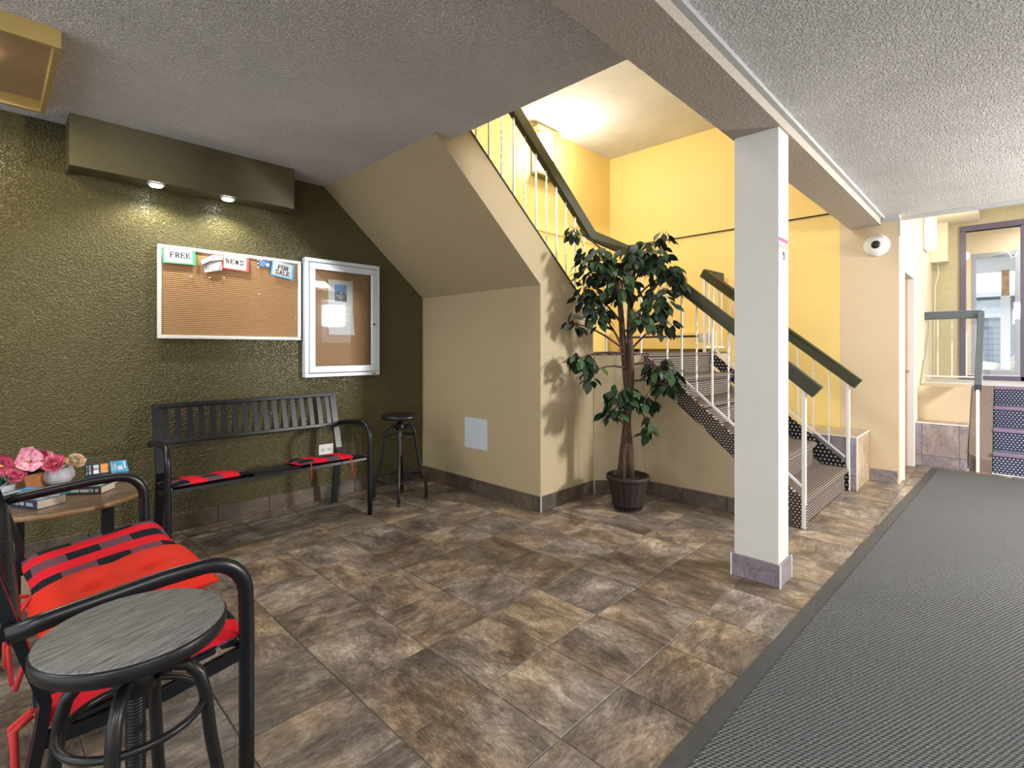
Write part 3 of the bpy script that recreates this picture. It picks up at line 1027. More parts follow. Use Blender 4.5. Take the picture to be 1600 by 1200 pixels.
# far entry wall and glazing
XW = 8.29
mb = MB()
mb.box(XW, XW + 0.12, 0.40, 0.66, 0.80, 2.95)
mb.box(XW, XW + 0.12, -2.3, 0.40, 2.60, 2.95)
S('wall_entry_far', mb, plain('olive_cream_paint', (0.50, 0.44, 0.27), 0.55))
S('ceiling_entry', bx(5.62, 10.4, -2.4, 0.80, 2.95, 3.07), M['cream'])
S('wall_entry_header', bx(5.635, 5.70, -2.3, 0.66, HL + 0.02, 2.95), M['cream'])
S('ceiling_bulkhead', bx(7.55, XW, 0.22, 0.659, 2.70, 2.949), M['cream'])
S('trim_7', bx(8.05, 8.289, 0.50, 0.659, 2.23, 2.699), M['cream'])
w1 = bpy.data.objects.new('window_1', None)
COL.objects.link(w1)
w1['kind'] = 'structure'
for a in ((XW - 0.03, XW + 0.10, 0.345, 0.40, 0.80, 2.60), (XW - 0.03, XW + 0.10, -0.19, -0.125, 0.80, 2.60), (XW - 0.03, XW + 0.10, -1.6, -1.53, 0.80, 2.60),
          (XW - 0.03, XW + 0.10, -2.3, 0.40, 2.60, 2.66), (XW - 0.03, XW + 0.10, -2.3, 0.345, 0.80, 0.85)):
    bx(*a, ch=0.003).build('frame_bar', M['purpleframe'], w1)
bx(XW + 0.03, XW + 0.036, -0.125, 0.345, 0.85, 2.60).build('pane', M['glass'], w1)
bx(XW + 0.03, XW + 0.036, -1.53, -0.19, 0.85, 2.60).build('pane', M['glass'], w1)
# vestibule and outer door
XD = 10.0
mb = MB()
mb.box(XD, XD + 0.12, 0.36, 0.66, 0.80, 2.95)
mb.box(XD, XD + 0.12, -2.3, 0.36, 2.55, 2.95)
S('wall_vestibule', mb, M['beige'])
S('wall_vestibule_left', bx(XW + 0.12, XD + 0.12, 0.66, 0.80, 0.8, 2.95), M['cream'])
d2 = bpy.data.objects.new('door_2', None)
COL.objects.link(d2)
d2['kind'] = 'structure'
for a in ((XD, XD + 0.08, 0.305, 0.36, 0.80, 2.55), (XD, XD + 0.08, -0.16, -0.095, 0.80, 2.55), (XD, XD + 0.08, -0.095, 0.305, 2.485, 2.55), (XD, XD + 0.08, -0.095, 0.305, 0.80, 0.87),
          (XD, XD + 0.08, -1.2, -1.1, 0.80, 2.55), (XD, XD + 0.08, -1.1, -0.16, 2.485, 2.55), (XD, XD + 0.08, -1.1, -0.16, 0.80, 0.87)):
    bx(*a, ch=0.003).build('frame_bar', M['greyframe'], d2)
bx(XD + 0.03, XD + 0.036, -0.095, 0.305, 0.87, 2.485).build('pane', M['glass'], d2)
bx(XD + 0.03, XD + 0.036, -1.1, -0.16, 0.87, 2.485).build('pane', M['glass'], d2)
MB().tube([(XD - 0.05, 0.10, 2.515), (XD - 0.05, -0.03, 2.53), (XD - 0.05, -0.06, 2.44), (XD - 0.05, -0.10, 2.46), (XD - 0.05, -0.12, 2.52)], 0.010, 6).build('door_closer', M['alu'], d2)

# entry sconce
sc2 = thing('wall_sconce', 'white half-round wall sconce in the entry corner, above the slate handrail', 'lamp', (7.40, 0.6595, 2.47))
mb = MB()
mb.box(-0.16, 0.16, -0.02, 0, -0.19, 0.19, 0, 0.003)
mb.build('back_plate', M['cream'], sc2)
prof = [(0.10 * cos(radians(t)), -0.0205 - 0.085 * sin(radians(t))) for t in range(0, 181, 18)]
MB().prism(prof, 'z', -0.17, 0.17).build('glass_shade', M['entryglow'], sc2)
for z in (-0.13, 0.13):
    pr = [(0.103 * cos(radians(t)), -0.0205 - 0.089 * sin(radians(t))) for t in range(0, 181, 18)]
    MB().prism(pr, 'z', z - 0.006, z + 0.006).build('band', M['trimgrey'], sc2)
cd = MB().tube([(8.20, 0.60, 2.23), (8.21, 0.60, 2.1), (8.2, 0.63, 1.95), (8.2, 0.645, 0.801)], 0.011, 6).build('cable_conduit', M['cream'])
cd['label'] = 'thin cream cable conduit down the entry corner wall'
cd['category'] = 'conduit'

# right lobby wall with a window opening, out of the frame
mb = MB()
mb.box(-3.2, 4.65, -2.42, -2.3, 0, HL)
mb.box(5.35, 8.3, -2.42, -2.3, 0, 2.95)
mb.box(4.65, 5.35, -2.42, -2.3, 0, 1.30)
mb.box(4.65, 5.35, -2.42, -2.3, 2.15, HL)
S('wall_right', mb, M['offwhite'])

# ------------------------------------------------------------------ outside
S('ground_outside', bx(10.3, 60, -25, 25, 0.55, 0.62), M['snow'])
S('roof_canopy', bx(10.13, 12.2, -2.6, 1.6, 2.50, 2.62), plain('grey_canopy_soffit', (0.55, 0.56, 0.58), 0.7))
po = thing('canopy_post', 'white outdoor post with a bare orange wood top', 'post', (12.0, 0.0, 0.62))
bx(-0.06, 0.06, -0.06, 0.06, 0, 1.45).build('white_casing', M['white'], po)
bx(-0.05, 0.05, -0.05, 0.05, 1.45, 1.88).build('wood_top', M['postwood'], po)
bd = thing('townhouse', 'slate-blue house with wide windows across the snowy yard', 'building', (25.0, 0.6, 0.62))
bx(0, 6, -6, 9, 0, 1.55).build('lower_wall', M['siding'], bd)
bx(0.02, 6, -6, 9, 1.55, 2.40).build('upper_wall', M['siding'], bd)
bx(-0.25, 6, -6.2, 9.2, 2.40, 2.56).build('fascia', plain('pale_fascia', (0.55, 0.58, 0.62), 0.6), bd)
for k in range(7):
    z = 0.12 + 0.2 * k
    bx(-0.02, 0, -6, 9, z, z + 0.17).build('siding_board', M['siding'], bd)
winglass = plain('pale_window_glass', (0.42, 0.47, 0.50), 0.15, 0, 0.3, 2)
for k in range(-2, 4):
    yy = -0.62 + 1.05 * k
    f_ = MB()
    f_.box(-0.05, 0.01, yy, yy + 0.90, 1.60, 1.66)
    f_.box(-0.05, 0.01, yy, yy + 0.90, 2.30, 2.36)
    f_.box(-0.05, 0.01, yy, yy + 0.06, 1.66, 2.30)
    f_.box(-0.05, 0.01, yy + 0.84, yy + 0.90, 1.66, 2.30)
    fo = f_.build('window_frame', M['railgrey'], bd)
    bx(-0.02, 0.015, yy + 0.06, yy + 0.84, 1.66, 2.30).build('pane', winglass, fo)
for k, (x, yy, r, h) in enumerate(((15.5, -0.45, 0.65, 0.55), (17.6, 0.7, 0.9, 0.28), (15.4, 1.3, 0.6, 0.35))):
    mb = MB()
    random.seed(20 + k)
    mb.ball((0, 0, 0), (r, r, h), 14, 8)
    mb.v = [(v[0] * random.uniform(0.85, 1.1), v[1] * random.uniform(0.85, 1.1), v[2] * random.uniform(0.8, 1.1)) for v in mb.v]
    o = mb.build('snow_mound', M['rock' if k == 0 else 'snow'], loc=(x, yy, 0.60))
    o['label'] = ('brown muddy snow mound beside the white canopy post', 'low white snow mound in front of the slate house', 'white snow mound by the door jamb side of the yard')[k]
    o['category'] = 'snow mound'

# ================================================================== FURNITURE
# entrance mat (slightly askew)
mt = thing('entrance_mat', 'long charcoal woven entrance mat with black rubber edge on the tiled lobby floor', 'mat', (6.43, 0.521, 0.0), math.atan2(0.521 - 0.687, 6.43 - 1.537) + pi)
L_, Wd = 7.6, 1.83
MB().box(0.06, L_ - 0.06, 0.06, Wd - 0.06, 0.001, 0.010, 0, 0.002).build('woven_top', M['mat'], mt)
mb = MB()
for a in ((0, L_, 0, 0.06), (0, L_, Wd - 0.06, Wd), (0, 0.06, 0.06, Wd - 0.06), (L_ - 0.06, L_, 0.06, Wd - 0.06)):
    mb.box(*a, 0.001, 0.005)
mb.build('rubber_edge', M['rubber'], mt)


# ------------------------------------------------------------------ benches
def make_bench(name, label, L, loc, rz):
    b = thing(name, label, 'bench', loc, rz)
    blk = M['black']
    # end frames: arm running into the front leg; slanting back post and rear leg
    for k, x in enumerate((0.018, L - 0.018)):
        path = [(x, 0.462, 0.602), (x, 0.40, 0.612), (x, 0.20, 0.632), (x, 0.12, 0.634)]
        path += [(x, 0.115 - 0.095 * sin(radians(t)), 0.539 + 0.095 * cos(radians(t))) for t in (10, 25, 40, 55, 70, 85)]
        path += [(x, 0.019, 0.50), (x, 0.018, 0.42), (x, 0.018, 0.2), (x, 0.018, 0.0)]
        MB().tube(path, prof=[(0.019 * cos(2 * pi * i / 12), 0.016 * sin(2 * pi * i / 12)) for i in range(12)], up=(1, 0, 0)).build('arm', blk, b)
        xi = 0.06 if k == 0 else L - 0.06
        MB().tube([(xi, 0.512, 0.828), (xi, 0.455, 0.615), (xi, 0.402, 0.43), (xi, 0.41, 0.36), (xi, 0.475, 0.0)], prof=RECT(0.020, 0.045), up=(1, 0, 0), smooth=False).build('leg', blk, b)
        MB().tube([(xi, 0.457, 0.604), (x, 0.46, 0.602)], prof=RECT(0.02, 0.02), smooth=False).build('arm_bolt', M['blackiron'], b)
        xs = x
        MB().tube([(xs, 0.03, 0.388), (xs, 0.20, 0.362), (xi, 0.41, 0.343)], prof=RECT(0.018, 0.03), smooth=False).build('seat_rail', blk, b)
    # seat slats along the bench, front one rolled over the edge; the seat falls towards the back
    tl_ = Matrix.Translation((0, 0.03, 0.416)) @ Matrix.Rotation(radians(-6.8), 4, 'X') @ Matrix.Translation((0, -0.03, -0.416))
    for y0, y1 in ((0.085, 0.165), (0.180, 0.260), (0.275, 0.355)):
        bx(0.035, L - 0.035, y0, y1, 0.404, 0.416, ch=0.003).xf(tl_).build('seat_slat', blk, b)
    fp = [(0.072, 0.404), (0.072, 0.416), (0.045, 0.414), (0.028, 0.404), (0.022, 0.388), (0.030, 0.386), (0.042, 0.400)]
    MB().prism(fp, 'x', 0.035, L - 0.035).build('seat_front_slat', blk, b)
    bx(0.05, L - 0.05, 0.366, 0.392, 0.392, 0.412, ch=0.003).xf(tl_).build('seat_back_rail', blk, b)
    # backrest
    ang = math.atan2(0.057, 0.213)
    rot = Matrix.Translation((0, 0.455, 0.615)) @ Matrix.Rotation(-ang, 4, 'X')
    H = 0.2205
    MB().box(0.055, L - 0.055, -0.016, 0.016, H - 0.024, H + 0.004, 0, 0.003).xf(rot).build('top_rail', blk, b)
    MB().box(0.072, L - 0.072, -0.013, 0.013, -0.028, -0.004, 0, 0.003).xf(rot).build('bottom_rail', blk, b)
    n = 16
    for i in range(n + 1):
        x = 0.105 + (L - 0.21) * i / n
        w = 0.0165
        MB().box(x - w, x + w, -0.003, 0.003, -0.005, H - 0.023).xf(rot).build('back_slat', blk, b)
    return b


B1 = (0.650, 3.205)
make_bench('park_bench', 'black metal slatted bench against the olive wall under the cork board', 1.245, (B1[0], B1[1], 0.001), 0)
B2 = (0.485, 1.398)
make_bench('park_bench', 'black metal bench seen end-on with an orange-red cushion on its seat', 1.285, (B2[0], B2[1], 0.001), pi / 2)


def cushion_mesh(sx, sy, h, mat, dips=(), n=14, edge=0.22, wav=0.0, seed=1, bottom=0.0):
    rnd = random.Random(seed)
    ph = [rnd.uniform(0, 6) for _ in range(4)]
    vs, fs = [], []

    def prof(u):
        d = min(u, 1 - u) / edge
        return 1.0 if d >= 1 else sqrt(max(0.0, 1 - (1 - d) ** 2))
    for side_ in (0, 1):
        for j in range(n + 1):
            for i in range(n + 1):
                u, v = i / n, j / n
                t = prof(u) * prof(v)
                z = h * (0.18 + 0.82 * t)
                for du, dv, dr, dd in dips:
                    z -= dd * math.exp(-((u - du) ** 2 * (sx / sy) ** 2 + (v - dv) ** 2) / dr ** 2)
                z += wav * (sin(7 * u + ph[0]) * sin(5 * v + ph[1]) + 0.6 * sin(11 * v + ph[2]))
                x = (u - 0.5) * sx * (1 + 0.02 * sin(6 * v + ph[3]))
                y = (v - 0.5) * sy * (1 + 0.02 * sin(5 * u + ph[0]))
                vs.append((x, y, max(z, 0.004)) if side_ == 0 else (x, y, bottom))
    m = (n + 1) ** 2
    for j in range(n):
        for i in range(n):
            a = j * (n + 1) + i
            fs.append((a, a + 1, a + n + 2, a + n + 1))
            fs.append((m + a, m + a + n + 1, m + a + n + 2, m + a + 1))
    for i in range(n):
        a, b_ = i, i + 1
        fs.append((a, m + a, m + b_, b_))
        a, b_ = n * (n + 1) + i, n * (n + 1) + i + 1
        fs.append((a, b_, m + b_, m + a))
        a, b_ = i * (n + 1), (i + 1) * (n + 1)
        fs.append((a, b_, m + b_, m + a))
        a, b_ = i * (n + 1) + n, (i + 1) * (n + 1) + n
        fs.append((a, m + a, m + b_, b_))
    mb = MB()
    mb.add(vs, fs, True)
    return mb.mesh('cushion_cover', mat)


SZ = 0.4185
def cushion(name, label, me, loc, rot):
    c = thing(name, label, 'cushion', loc, 0, None)
    c.rotation_euler = rot
    link('cover', me, c)
    return c


TI = radians(6.8)
# bench 2 (its length runs along world Y): plaid far, red middle, plaid near
pm = cushion_mesh(0.41, 0.43, 0.030, M['plaid'], wav=0.0015, seed=3)
c1 = cushion('seat_cushion', 'flat red and black plaid cushion on the bench beside the flower table', pm, (0.292, 2.424, 0.403), (0, -TI, 0.02))
pm2 = cushion_mesh(0.40, 0.35, 0.024, M['plaid_near'], wav=0.0015, seed=5)
c2 = cushion('seat_cushion', 'red and black plaid cushion half hidden under the grey round stool top', pm2, (0.272, 1.610, 0.400), (0, -TI, -0.02))
rm = cushion_mesh(0.42, 0.40, 0.072, M['red'], dips=((0.34, 0.48, 0.09, 0.034), (0.68, 0.45, 0.09, 0.032), (0.5, 0.86, 0.07, 0.014)), n=22, edge=0.30, wav=0.002, seed=8)
c3 = cushion('seat_cushion', 'puffy orange-red tufted cushion in the middle of the end-on bench', rm, (0.296, 1.990, 0.406), (0, -TI, 0.05))
for p in ([(-0.20, 0.17, 0.03), (-0.235, 0.165, 0.045), (-0.275, 0.17, 0.05), (-0.29, 0.185, 0.035), (-0.26, 0.19, 0.025), (-0.22, 0.18, 0.02)],
          [(-0.20, 0.15, 0.03), (-0.25, 0.12, 0.01), (-0.27, 0.09, -0.06), (-0.275, 0.08, -0.12)],
          [(-0.20, 0.15, 0.03), (-0.24, 0.10, 0.0), (-0.265, 0.06, -0.06), (-0.27, 0.045, -0.16)],
          [(-0.20, -0.18, 0.03), (-0.24, -0.19, 0.01), (-0.27, -0.2, -0.06)]):
    MB().tube(p, 0.006, 6).build('tie', M['redtie'], c3)
# near plaid's ties hang below the seat
for p in ([(-0.205, -0.12, 0.012), (-0.235, -0.13, 0.0), (-0.245, -0.135, -0.10), (-0.235, -0.13, -0.20)], [(-0.205, -0.10, 0.012), (-0.24, -0.09, -0.01), (-0.245, -0.08, -0.14)]):
    MB().tube(p, 0.007, 6).build('tie', M['redtie'], c2)
# bench 1: thin plaid cushions at both ends (length along world X)
pm3 = cushion_mesh(0.33, 0.42, 0.020, M['plaid'], wav=0.003, seed=11)
c4 = cushion('seat_cushion', 'thin plaid cushion on the wall bench, at the end by the flower table', pm3, (0.900, 3.395, 0.403), (0, TI, pi / 2 + 0.03))
pm4 = cushion_mesh(0.36, 0.44, 0.022, M['plaid'], wav=0.004, seed=14)
c5 = cushion('seat_cushion', 'thin plaid cushion on the wall bench, at the end by the bar stool', pm4, (1.622, 3.39, 0.404), (0, TI, pi / 2 - 0.08))
for p in ([(-0.20, 0.16, 0.01), (-0.215, 0.165, -0.02), (-0.22, 0.17, -0.10)], [(-0.20, -0.10, 0.01), (-0.215, -0.10, -0.02), (-0.22, -0.11, -0.12)]):
    MB().tube(p, 0.004, 5).build('tie', M['redtie'], c5)


# ------------------------------------------------------------------ stools
def make_stool(label, loc, rz, topmat):
    s = thing('adjustable_stool', label, 'stool', loc, rz)
    R = 0.148
    MB().lathe([(R - 0.012, 0.626), (R - 0.002, 0.630), (R, 0.638), (R, 0.652), (R - 0.003, 0.656)], seg=40).build('seat_rim', M['blackiron'], s)
    MB().lathe([(R - 0.0035, 0.6565), (R - 0.0035, 0.6572), (R - 0.007, 0.6595), (0.0, 0.6598)], seg=40).build('seat', topmat, s)
    pr = []
    z = 0.34
    while z < 0.60:
        pr += [(0.0135, z), (0.0165, z + 0.003), (0.0135, z + 0.006)]
        z += 0.0062
    MB().lathe([(0.010, 0.33)] + pr + [(0.0165, 0.6255)], seg=12).build('screw', M['blackiron'], s)
    MB().lathe([(0.030, 0.535), (0.034, 0.54), (0.034, 0.575), (0.028, 0.585), (0.020, 0.60)], seg=16).build('hub', M['blackiron'], s)
    MB().lathe([(0.05, 0.612), (0.05, 0.6255)], seg=16).build('seat_plate', M['blackiron'], s)
    for k in range(4):
        a = pi / 4 + k * pi / 2
        pts = [(0.028, 0.56), (0.06, 0.572), (0.085, 0.566), (0.103, 0.545), (0.112, 0.51), (0.122, 0.42), (0.142, 0.30), (0.172, 0.185), (0.188, 0.155), (0.196, 0.13), (0.198, 0.06), (0.199, 0.0)]
        lg_ = MB().tube([(r * cos(a), r * sin(a), z) for r, z in pts], 0.0115, 10, up=(-sin(a), cos(a), 0)).build('leg', M['blackiron'], s)
        MB().lathe([(0.0135, 0.0), (0.0135, 0.022)], c=(0.199 * cos(a), 0.199 * sin(a), 0), seg=10).build('foot_cap', M['dark'], lg_)
    for r, z, t in ((0.110, 0.492, 0.007), (0.183, 0.165, 0.008)):
        MB().tube([(r * cos(2 * pi * i / 32), r * sin(2 * pi * i / 32), z) for i in range(32)], t, 8, closed=True).build('ring', M['blackiron'], s)
    return s


make_stool('iron stool with a grey grained wooden top, in front of the bench with cushions', (0.190, 1.160, 0.001), radians(20), M['greywood'])
make_stool('dark iron adjustable bar stool in the corner beside the wall bench', (2.235, 3.385, 0.001), radians(8), M['blackiron'])

# ------------------------------------------------------------------ side table with books and flowers
TC = (0.235, 3.13)
tb = thing('side_table', 'round walnut-topped side table with dark legs in the corner behind the benches', 'table', (TC[0], TC[1], 0))
MB().lathe([(0.318, 0.474), (0.322, 0.478), (0.322, 0.496)], seg=56, sy=1.04).build('edge_band', M['edgewood'], tb)
MB().lathe([(0.3215, 0.4962), (0.320, 0.500), (0.0, 0.500)], seg=56, sy=1.04, smooth=False).build('tabletop', M['walnut'], tb)
for a in (35, 125, 215, 305):
    x, y = 0.235 * cos(radians(a)), 0.235 * sin(radians(a))
    bx(x - 0.016, x + 0.016, y - 0.016, y + 0.016, 0.001, 0.4735, ch=0.002).build('leg', M['black'], tb)
mb = MB()
mb.box(-0.235, 0.235, -0.012, 0.012, 0.44, 0.46)
mb.xf(Matrix.Rotation(radians(35), 4, 'Z'))
mb.build('brace', M['black'], tb)


def book(name, label, loc, rz, L, Wb, t, cover, spine, art, rot=None):
    """paperback lying flat; local x runs along the spine, local y away from it"""
    b = thing(name, label, 'book', loc, rz)
    if rot:
        b.rotation_euler = rot
    bx(0.001, L - 0.001, 0.002, Wb - 0.002, 0.0016, t - 0.0016).build('pages', M['pages'], b)
    bx(0, L, 0, Wb, t - 0.0015, t).build('cover', cover, b)
    bx(0, L, 0, Wb, 0, 0.0015).build('back_cover', cover, b)
    sp = bx(0, L, -0.0012, 0.0012, 0, t)
    sp.build('spine', spine, b)
    for nm, mat, x0, x1, y0, y1 in art:
        bx(x0 * L, x1 * L, y0 * Wb, y1 * Wb, t, t + 0.0004).build(nm, mat, b)
    return b


def spine_marks(b, L, t, mat, x0, x1, n, h0=0.30, h1=0.68):
    mb = MB()
    r = random.Random(int(L * 1e4) + n)
    w = (x1 - x0) * L / n
    for i in range(n):
        if r.random() < 0.12:
            continue
        xx = x0 * L + i * w
        k = r.random()
        za, zb = h0 * t, h1 * t
        mb.box(xx, xx + w * 0.22, -0.0018, -0.00125, za, zb)
        if k < 0.7:
            mb.box(xx, xx + w * 0.66, -0.0018, -0.00125, zb - 0.0014, zb)
        if k > 0.35:
            mb.box(xx, xx + w * 0.66, -0.0018, -0.00125, za, za + 0.0014)
        if 0.2 < k < 0.8:
            mb.box(xx + w * 0.5, xx + w * 0.7, -0.0018, -0.00125, za, zb)
    mb.build('spine_lettering', mat, b)


def cover_marks(b, L, Wb, t, mat, rows):
    mb = MB()
    for (x0, x1, y0, y1, n) in rows:
        w = (x1 - x0) * L / n
        for i in range(n):
            xx = x0 * L + i * w
            mb.box(xx, xx + 0.25 * w, y0 * Wb, y1 * Wb, t + 0.0004, t + 0.0009)
            mb.box(xx, xx + 0.7 * w, ((y0 + y1) / 2 - 0.012) * Wb, ((y0 + y1) / 2 + 0.012) * Wb, t + 0.0004, t + 0.0009)
            if i % 2:
                mb.box(xx + 0.5 * w, xx + 0.72 * w, y0 * Wb, y1 * Wb, t + 0.0004, t + 0.0009)
    mb.build('cover_lettering', mat, b)


TZ = 0.501
b1 = book('paperback', 'thick blue paperback with black spine and cream page edges at the table front', (0.061, 3.048, TZ), math.atan2(-0.155, 0.078), 0.173, 0.106, 0.036, M['blue'], M['navy'],
          [('cover_art', M['skyblue'], 0.35, 0.72, 0.08, 0.9), ('title_band', M['navy'], 0.74, 0.98, 0.04, 0.96)])
spine_marks(b1, 0.173, 0.036, M['paper'], 0.10, 0.90, 15)
cover_marks(b1, 0.173, 0.106, 0.036, M['paper'], [(0.78, 0.95, 0.1, 0.45, 2), (0.78, 0.95, 0.52, 0.9, 2), (0.40, 0.68, 0.3, 0.5, 3)])
b2 = book('paperback', 'black paperback with white and teal spine lettering, beside the pale stone vase', (0.231, 3.104, TZ), math.atan2(-0.105, 0.130), 0.167, 0.100, 0.033, M['ink'], M['ink'],
          [('title_band', M['teal'], 0.55, 0.95, 0.1, 0.5)])
spine_marks(b2, 0.167, 0.033, M['paper'], 0.24, 0.96, 15)
bx(0.004, 0.036, -0.0019, -0.00125, 0.006, 0.027).build('spine_patch', M['teal'], b2)
cover_marks(b2, 0.167, 0.100, 0.033, M['paper'], [(0.30, 0.9, 0.25, 0.5, 8), (0.35, 0.85, 0.6, 0.75, 7)])
b3 = book('paperback', 'bright blue paperback with yellow title letters, in front of the terracotta planter', (0.066, 3.092, TZ), math.atan2(0.66, 0.75), 0.170, 0.105, 0.026, M['blue'], M['blue'],
          [('cover_art', M['skyblue'], 0.45, 0.95, 0.2, 0.9)])
cover_marks(b3, 0.170, 0.105, 0.026, M['yellowink'], [(0.08, 0.42, 0.15, 0.42, 4), (0.10, 0.62, 0.55, 0.8, 6)])
b4 = book('paperback', 'black paperback with white script title, lying behind the others by the vase', (0.275, 3.212, TZ), math.atan2(-0.10, 0.16), 0.160, 0.104, 0.020, M['ink'], M['ink'], [('title_band', M['navy'], 0.1, 0.9, 0.1, 0.4)])
cover_marks(b4, 0.160, 0.104, 0.020, M['paper'], [(0.10, 0.85, 0.5, 0.72, 9)])
b5 = book('paperback', 'dark thriller paperback with a flame picture on top of the book pile', (0.330, 3.275, TZ + 0.022), 0, 0.095, 0.150, 0.018, M['navy'], M['navy'],
          [('flame_picture', M['orangeink'], 0.66, 0.98, 0.12, 0.9), ('white_title', M['paper'], 0.36, 0.58, 0.1, 0.42), ('white_title', M['paper'], 0.36, 0.58, 0.5, 0.85)], rot=(radians(12), 0, radians(-6)))
cover_marks(b5, 0.095, 0.150, 0.018, M['paper'], [(0.08, 0.28, 0.1, 0.85, 2)])
b6 = book('paperback', 'bright cyan paperback tilted beside the flame-covered book', (0.434, 3.258, TZ + 0.022), 0, 0.070, 0.150, 0.018, M['skyblue'], M['blue'],
          [('white_title', M['paper'], 0.80, 0.88, 0.25, 0.9), ('pale_title', M['bluegrey'], 0.42, 0.70, 0.2, 0.55)], rot=(radians(13), 0, radians(-4)))
cover_marks(b6, 0.070, 0.150, 0.018, M['bluegrey'], [(0.08, 0.36, 0.3, 0.8, 2)])
b7 = book('paperback', 'plain grey paperback propping up the tilted books on the table', (0.340, 3.345, TZ), math.atan2(-0.02, 0.16), 0.150, 0.07, 0.026, M['railgrey'], M['ink'], [('title_band', M['navy'], 0.1, 0.9, 0.1, 0.4)])


def petals(mb, c, r, layers, seed, tilt=(0, 0, 1), m=0, cup=0.5):
    rnd = random.Random(seed)
    Z = Vector(tilt).normalized()
    Xv = Z.orthogonal().normalized()
    Yv = Z.cross(Xv)
    c = Vector(c)
    for li, (n, rr, el, w) in enumerate(layers):
        for k in range(n):
            a = 2 * pi * (k + 0.5 * (li % 2)) / n + rnd.uniform(-0.15, 0.15)
            d = Xv * cos(a) + Yv * sin(a)
            s_ = Xv * -sin(a) + Yv * cos(a)
            e = radians(el + rnd.uniform(-8, 8))
            ln = r * rr * rnd.uniform(0.9, 1.1)
            vs = []
            for i in range(4):
                t = i / 3
                rad = ln * (0.12 + 0.88 * t)
                bend = e + cup * (t - 0.5)
                pos = c + d * rad * cos(bend) + Z * rad * sin(bend)
                ww = w * r * (0.25, 0.8, 1.0, 0.62)[i]
                for j in (-1, 0, 1):
                    vs.append(pos + s_ * ww * j + Z * (0.10 * r * (1 if j else 0) * cup + rnd.uniform(-0.02, 0.02) * r))
            fs = [(i * 3 + j, i * 3 + j + 1, i * 3 + j + 4, i * 3 + j + 3) for i in range(3) for j in range(2)]
            mb.add(vs, fs, True, m)
    return mb


PEONY = [(9, 1.0, 12, 0.36), (8, 0.92, 35, 0.36), (7, 0.80, 55, 0.34), (6, 0.62, 70, 0.30), (4, 0.45, 80, 0.25)]
HIB = [(5, 1.15, 22, 0.52)]


def leaf_mb(mb, p, d, L, w, up=(0, 0, 1), m=0):
    p, d = Vector(p), Vector(d).normalized()
    s_ = d.cross(Vector(up)).normalized()
    n = s_.cross(d)
    vs = [p]
    for t, k in ((0.25, 0.8), (0.5, 1.0), (0.78, 0.62)):
        for j in (-1, 0, 1):
            vs.append(p + d * L * t + s_ * w * k * j + n * (0.12 * w * abs(j) - 0.35 * L * (t - 0.4) ** 2))
    vs.append(p + d * L - n * 0.12 * L)
    fs = [(0, 1, 2), (0, 2, 3), (1, 4, 5, 2), (2, 5, 6, 3), (4, 7, 8, 5), (5, 8, 9, 6), (7, 10, 8), (8, 10, 9)]
    return mb.add(vs, fs, True, m)


# stone vase with two peonies
vs_ = thing('flower_vase', 'round pale stone vase holding a pink peony and a pink-green bloom', 'vase', (0.243, 3.355, TZ))
MB().lathe([(0.030, 0.0), (0.047, 0.010), (0.060, 0.035), (0.060, 0.055), (0.050, 0.078), (0.038, 0.088), (0.034, 0.085), (0.036, 0.075)], seg=24).build('vase_body', M['vase'], vs_)
f = MB()
petals(f, (-0.022, -0.03, 0.105), 0.052, PEONY, 1, (-0.25, -0.75, 0.6))
f.build('flower', M['pink'], vs_)
f = MB()
petals(f, (0.052, -0.03, 0.105), 0.047, PEONY, 2, (0.1, -0.7, 0.6))
f.build('flower', M['mixpetal'], vs_)
f = MB()
leaf_mb(f, (0.06, 0.0, 0.10), (0.9, -0.2, 0.25), 0.085, 0.022)
leaf_mb(f, (0.05, 0.01, 0.08), (0.8, -0.4, -0.2), 0.07, 0.02)
f.build('leaf', M['leaf_teal'], vs_)
f = MB()
f.tube([(0, 0, 0.07), (-0.02, -0.02, 0.10)], 0.004, 6)
f.tube([(0, 0, 0.07), (0.04, -0.02, 0.10)], 0.004, 6)
f.build('stem', M['leaf_bright'], vs_)

# terracotta planter with hibiscus
tp = thing('terracotta_planter', 'square terracotta planter with pink hibiscus and crimson blooms on the side table', 'planter', (0.130, 3.375, TZ), radians(38))
mb = MB()
mb.prism([(-0.045, 0), (0.045, 0), (0.060, 0.072), (-0.060, 0.072)], 'y', -0.05, 0.05)
mb.build('pot', M['terracotta'], tp)
bx(-0.052, 0.052, -0.045, 0.045, 0.0722, 0.076).build('soil', M['moss'], tp)
for c, r, lay, sd, tlt, mt_ in (((-0.03, -0.045, 0.135), 0.058, HIB, 4, (-0.65, -0.62, 0.35), 'palepink'), ((0.045, -0.01, 0.125), 0.050, PEONY, 5, (0.2, -0.6, 0.6), 'crimson'),
                               ((-0.085, 0.02, 0.12), 0.048, HIB, 6, (-0.8, -0.4, 0.4), 'crimson'), ((0.078, -0.012, 0.125), 0.040, PEONY, 7, (0.5, -0.6, 0.5), 'palepink')):
    f = MB()
    petals(f, c, r, lay, sd, tlt, cup=0.6)
    fo = f.build('flower', M[mt_], tp)
    if lay is HIB:
        t = Vector(tlt).normalized()
        MB().tube([Vector(c), Vector(c) + t * 0.035], 0.004, 6).build('stamen', M['stamen'], fo)
rl = random.Random(3)
for k in range(9):
    f = MB()
    a = rl.uniform(-2.9, -0.2)
    leaf_mb(f, (rl.uniform(-0.03, 0.04), rl.uniform(-0.03, 0.0), 0.078), (cos(a), sin(a), rl.uniform(-0.1, 0.5)), rl.uniform(0.05, 0.075), 0.020)
    f.build('leaf', M['leaf_bright' if k % 3 else 'leaf'], tp)
f = MB()
